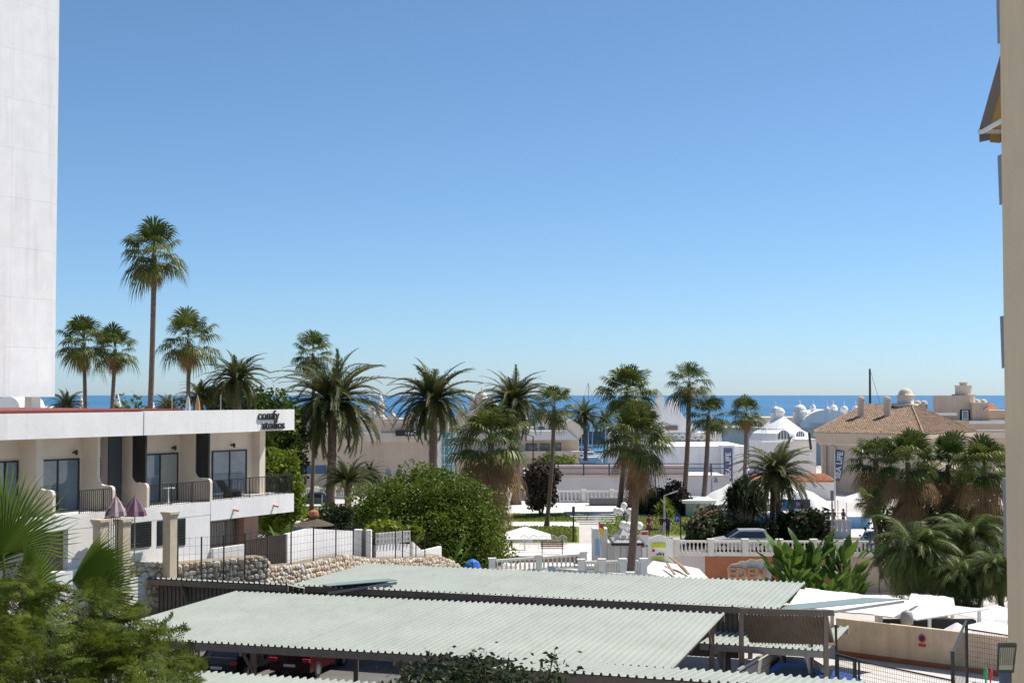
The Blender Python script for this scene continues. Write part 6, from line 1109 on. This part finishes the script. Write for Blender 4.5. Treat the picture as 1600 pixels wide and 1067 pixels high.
# bench terrace with metal screens
bt = thing('metal_screen', 'row of curved white metal screens on the bench terrace', 'screen', G(840, 866)); 
for k in range(5):
    a, b = W(812 + k * 15, 858, 101), W(826 + k * 15, 858, 101); m = MB(); h = 1.0
    for j in range(8): x = a.x + (b.x - a.x) * j / 7; hh = h * (.82 + .18 * math.sin(math.pi * j / 7)); m.bar((x, 101, a.z), (x, 101, a.z + hh), .025)
    for j in range(7): x = a.x + (b.x - a.x) * j / 7; x2 = a.x + (b.x - a.x) * (j + 1) / 7; m.bar((x, 101, a.z + h * (.82 + .18 * math.sin(math.pi * j / 7))), (x2, 101, a.z + h * (.82 + .18 * math.sin(math.pi * (j + 1) / 7))), .04)
    m.bar((a.x, 101, a.z + .35), (b.x, 101, b.z + .35), .03); m.build('screen_panel', WHITE2, bt)
m = MB(); p, q = G(775, 873), G(905, 872); m.box(p.x, q.x, 98.5, 102, 0, .42); struct(m.build('terrace_step', PLAZA)); m = MB(); m.box(p.x, q.x, 98.4, 98.49, 0, .40); struct(m.build('brick_edge', PATHB))
bn_ = thing('park_bench', 'dark slatted park bench with curled iron arms facing the path', 'bench', (W(862, 0, 99.5).x, 99.5, .42)); x, y, z = W(862, 0, 99.5).x, 99.5, .42
for k in range(4): m = MB(); m.bar((x - .8, y - .22 + k * .14, z + .42), (x + .8, y - .22 + k * .14, z + .42), .1, .03); m.build('seat_slat', WOOD, bn_)
for k in range(3): m = MB(); m.bar((x - .8, y + .28 + k * .05, z + .55 + k * .13), (x + .8, y + .28 + k * .05, z + .55 + k * .13), .03, .1); m.build('back_slat', WOOD, bn_)
for s in (-.7, .7): m = MB(); m.tube([(x + s, y - .25, z), (x + s, y - .15, z + .4), (x + s, y + .2, z + .42), (x + s, y + .42, z + .95)], .03, 6); m.tube([(x + s, y + .3, z), (x + s, y + .15, z + .4)], .03, 6); m.build('leg', DARK, bn_)
for i, (px, py, D, r) in enumerate(((820, 822, 104, 1.9), (800, 828, 105, 1.5))):
    t = W(px, py, D); u_ = thing('market_parasol', ['large white square parasol beside the round tree', 'second white parasol tucked against the round tree'][i], 'parasol', (t.x, D, 0)); m = MB(); m.add([(t.x - r, D - r, t.z - .75), (t.x + r, D - r, t.z - .75), (t.x + r, D + r, t.z - .75), (t.x - r, D + r, t.z - .75), (t.x, D, t.z)], [(0, 1, 4), (1, 2, 4), (2, 3, 4), (3, 0, 4)]); m.build('canopy', TENT, u_); m = MB(); m.tube([(t.x, D, 0), (t.x, D, t.z + .1)], .04, 6); m.build('pole', WOOD, u_)
q = W(490, 812, 78); gpz = thing('garden_parasol', 'dark straw garden parasol with terracotta pot top', 'parasol', (q.x, 78, 2)); m = MB(); m.lathe((q.x, 78, 0), [(1.15, q.z - .28), (.7, q.z - .1), (.1, q.z + .1)], 14); m.build('canopy', M('dark_straw', (.09, .07, .05), .95, .3, 8), gpz); m = MB(); m.tube([(q.x, 78, 2), (q.x, 78, q.z)], .04, 6); m.build('pole', WOOD, gpz); m = MB(); m.lathe((q.x, 78, q.z + .1), [(.12, 0), (.3, .15), (.26, .35), (.1, .45)], 10); m.build('pot', TERRA, gpz)
q = W(738, 885, 89); cv = thing('covered_cart', 'blue tarpaulin covered cart below the round tree', 'cart', (q.x, 89, 0)); m = MB(); m.lathe((q.x, 89, 0), [(.5, .3), (.55, .8), (.4, 1.15), (.1, 1.3)], 9); m.build('tarpaulin', M('tarp_blue', (.03, .14, .5), .5, .15, 4), cv)
for s in (-.35, .35): m = MB(); m.tube([(q.x + s, 88.9, .18), (q.x + s, 89.1, .18)], .18, 10); m.build('wheel', RUBBER, cv)
# flag tops on the roof
for k, px in enumerate((269, 294, 309, 345)):
    t = W(px, 617, 78); f = thing('furled_flag', ['grey pole on the studio roof', 'pole with a furled white flag on the studio roof', 'pole with a furled tan flag on the studio roof', 'bare pale pole near the studio sign'][k], 'flag pole', (t.x, 78, 10.4)); m = MB(); m.tube([(t.x, 78, 6), (t.x, 78, t.z)], .035, 6); m.build('pole', GREYST, f)
    if k in (1, 2): m = MB(); m.lathe((t.x, 78, 0), [(.16, t.z - .85), (.13, t.z - .5), (.05, t.z - .1)], 7); m.build('flag', M('flag_%d' % k, (.5, .5, .5) if k == 1 else (.42, .24, .1), .9, .15, 6), f)
# ---------------------------------------------------------------- yard on the right: tan wall, gates, canopies
a, b = W(1306, 966, 63.5), W(1600, 988, 58); a = Vector((a.x, a.y, 0)); b = Vector((b.x, b.y, 0)); d = (b - a).normalized(); n_ = Vector((-d.y, d.x, 0)); zt = 1.62
tw_ = thing('yard_wall', 'tan boundary wall with red painted foot and a round sign', 'wall', a)
m = MB(); m.hexa([a, b, b + n_ * .25, a + n_ * .25] + [p + Vector((0, 0, zt)) for p in (a, b, b + n_ * .25, a + n_ * .25)]); m.build('wall_body', TANW, tw_)
m = MB(); o_ = n_ * -.015; m.hexa([a + o_, b + o_, b, a, a + o_ + Vector((0, 0, .22)), b + o_ + Vector((0, 0, .22)), b + Vector((0, 0, .22)), a + Vector((0, 0, .22))]); m.build('painted_foot', REDB, tw_)
sp = W(1444, 987, 61.0); s_ = a.lerp(b, ((sp - a).dot(d)) / (b - a).length); c = Vector((s_.x, s_.y, 0)) - n_ * .03; m = MB(); zc = 1.18; m.prism([c + d * .17 * math.cos(R(30 * k)) + Vector((0, 0, zc + .17 * math.sin(R(30 * k)))) for k in range(12)], n_ * -.02); so = m.build('round_sign', REDP, tw_); m = MB(); m.prism([c - n_ * .022 + d * .11 * math.cos(R(30 * k)) + Vector((0, 0, zc + .11 * math.sin(R(30 * k)))) for k in range(12)], n_ * -.01); m.build('sign_centre', M('dark_blue_print', (.03, .03, .1), .6, .05, 2), so); m = MB(); m.hexa([c + d * x - n_ * y + Vector((0, 0, z)) for z in (.83, .95) for x, y in ((-.16, 0), (.16, 0), (.16, .02), (-.16, .02))]); m.build('sign_plate', REDP, tw_)
def canopy(label, pts, posts, mat=TENT, name='terrace_canopy', th=.06):
    P = [W(*p) for p in pts]; root = thing(name, label, 'canopy', (P[0].x, P[0].y, 0)); 
    if len(P) == 4:
        for k in range(6):
            q = [P[0].lerp(P[1], k / 6), P[0].lerp(P[1], (k + .985) / 6), P[3].lerp(P[2], (k + .985) / 6), P[3].lerp(P[2], k / 6)]; m = MB(); m.prism([v + Vector((0, 0, -.03 * (k % 2))) for v in q], (0, 0, -th)); m.build('roof_sheet', mat, root)
    else: m = MB(); m.prism(P, (0, 0, -th)); m.build('roof_sheet', mat, root)
    for x, y, D in posts: q = W(x, y, D); m = MB(); m.bar((q.x, q.y, 0), q, .14); m.build('post', WHITE2, root)
    return root
canopy('flat white terrace canopy behind the long tilted panel', [(1232, 945, 66), (1395, 962, 62), (1440, 938, 69), (1252, 917, 74)], [(1236, 946, 66.5), (1300, 952, 65), (1370, 960, 63), (1255, 920, 73)])
canopy('large pale awning canopy over the dark terrace openings', [(1360, 958, 65), (1432, 967, 63.5), (1545, 950, 67), (1500, 948, 70), (1425, 936, 71)], [(1376, 962, 65), (1452, 966, 65), (1530, 952, 67.5), (1430, 938, 70.5)])
canopy('white gable roof beyond the terrace under the queen palm', [(1420, 936, 74), (1492, 946, 73), (1490, 932, 76), (1424, 926, 77)], [(1424, 936, 75), (1488, 944, 74)])
m = MB(); p, q = W(1370, 956, 68), W(1520, 980, 68); m.box(p.x, q.x, 67.5, 68, 0, p.z - .3); tag(m.build('shopfront', DARK), 'dark glazed terrace front under the pale awning', 'shopfront')
for i, (x, y, D, r) in enumerate(((1495, 972, 61.5, .8), (1548, 968, 62, 1.5), (1556, 945, 70, 1.8))):
    t = W(x, y, D); u_ = thing('white_parasol', ['small white pointed parasol behind the tan wall', 'wide white parasol behind the tan wall near the block', 'white parasol beyond the terrace under the feathery palm'][i], 'parasol', (t.x, D, 0)); m = MB(); m.lathe((t.x, D, t.z), [(r, -.5), (r * .96, -.45), (.03, 0)], 8); m.build('canopy', TENT, u_); m = MB(); m.tube([(t.x, D, 0), (t.x, D, t.z)], .035, 6); m.build('pole', GREYST, u_)
q = W(1417, 965, 63.2); vt = thing('roof_vent', 'grey round vent cowl behind the tan wall', 'vent', (q.x, 63.2, 0)); m = MB(); m.lathe((q.x, 63.2, 0), [(.15, 0), (.15, q.z - .3), (.26, q.z - .25), (.3, q.z), (.24, q.z + .25), (.05, q.z + .36)], 12); m.build('cowl', GREYST, vt, True)
def mesh_panel(label, P, posts, step=.1, name='mesh_gate', rows=14, frame=.07, group=None):
    a, b = Vector(P[0]), Vector(P[1]); h = P[2]; root = thing(name, label, 'fence', a, group); m = MB(); n = int((b - a).length / step)
    for k in range(1, n): p = a.lerp(b, k / n); m.bar(p + Vector((0, 0, .1)), p + Vector((0, 0, h)), .008)
    for k in range(rows): z = .1 + (h - .15) * k / (rows - 1); m.bar(a + Vector((0, 0, z)), b + Vector((0, 0, z)), .009)
    m.build('wire_mesh', FENCEG, root)
    for t in posts: p = a.lerp(b, t); m = MB(); m.bar(p, p + Vector((0, 0, h + .05)), frame); m.build('post', FENCEG, root)
    m = MB(); m.bar(a + Vector((0, 0, h)), b + Vector((0, 0, h)), frame * .7); m.build('top_rail', FENCEG, root)
g0, g1 = W(1342, 1028, 51), W(1490, 1040, 47.5); mesh_panel('black framed wire mesh gate along the pale yard', [(g0.x, g0.y, 0), (g1.x, g1.y, 0), 2.05], (0, 1))
g2 = W(1308, 1024, 52); mesh_panel('narrow mesh wicket left of the long mesh gate', [(g2.x, g2.y, 0), (g0.x - .1, g0.y, 0), 2.1], (0, .93), frame=.11)
g3, g4 = W(1522, 1037, 46.8), W(1545, 1039, 46.4); mesh_panel('small framed mesh door near the street lamp', [(g3.x, g3.y, 0), (g4.x, g4.y, 0), 2.08], (0, 1), frame=.12)
f0_, f1_ = W(1488, 1002, 47.6), W(1510, 987, 54.5); mesh_panel('tall mesh fence running back to the tan wall', [(f0_.x, f0_.y, 0), (f1_.x, f1_.y, 0), 2.95], (0, 1), step=.3, rows=9, frame=.1); f2_ = W(1580, 992, 53); mesh_panel('tall mesh fence before the tan wall beside the block', [(f1_.x + .05, f1_.y, 0), (f2_.x, f2_.y, 0), 2.6], (1,))
a, b = W(1153, 1036, 50.5), W(1222, 1012, 56); sg_ = thing('sliding_gate', 'grey boarded sliding gate beside the lower carport', 'gate', (a.x, a.y, 0)); 
for k in range(5): m = MB(); z = .25 + k * .32; m.bar((a.x, a.y, z), (b.x, b.y, z), .05, .30); m.build('board', M('weathered_board', (.30, .28, .25), .7, .2, 3), sg_)
m = MB(); m.bar((a.x, a.y, 1.82), (b.x, b.y, 1.82), .1, .08); m.build('top_rail', GREYST, sg_); m = MB(); m.bar((b.x, b.y, 0), (b.x, b.y, 2.0), .22); m.build('end_post', DARK, sg_)
for x, y, D, lab in ((1226, 1004, 54.5, 'black fence post at the end of the sliding gate'), (1268, 992, 53.5, 'black fence post before the brown back panel'), (1306, 978, 54, 'tall black fence post beside the lower carport end')): q = W(x, y, D); m = MB(); m.bar((q.x, q.y, 0), q, .08); m.bar(q + Vector((0, 0, .002)), q + Vector((0, 0, .05)), .11); tag(m.build('fence_post', FENCEG), lab, 'post')
for x, mt, lab in ((1540, GREENP, 'small green bottle shaped marker behind the mesh fence'), (1547, REDP, 'small red marker behind the mesh fence')): q = W(x, 1030, 52); m = MB(); m.lathe((q.x, 52, 0), [(.03, 0), (.03, 1.25), (.09, 1.27), (.09, 1.5), (.04, 1.62)], 10); tag(m.build('marker_post', mt), lab, 'post')
for x, D in ((1010, 0),):
    pass
sheet('yard_paving', [(8.6, 40), (30, 40), (26, 57.5), (9.5, 62)], .004, M('yard_concrete', (.58, .55, .52), .9, .08, .7)); sheet('yard_paving', [(3, 57), (14, 55), (16, 60), (5, 63)], .008, MATS['yard_concrete'])
sheet('car_park', [(-30, 30), (8.4, 30), (8.4, 50), (5.5, 55.5), (2.8, 57), (4.8, 64), (-10, 70), (-30, 76)], .004, ASPH)
for o in bpy.data.objects:
    if '_w' in o.keys(): del o['_w']
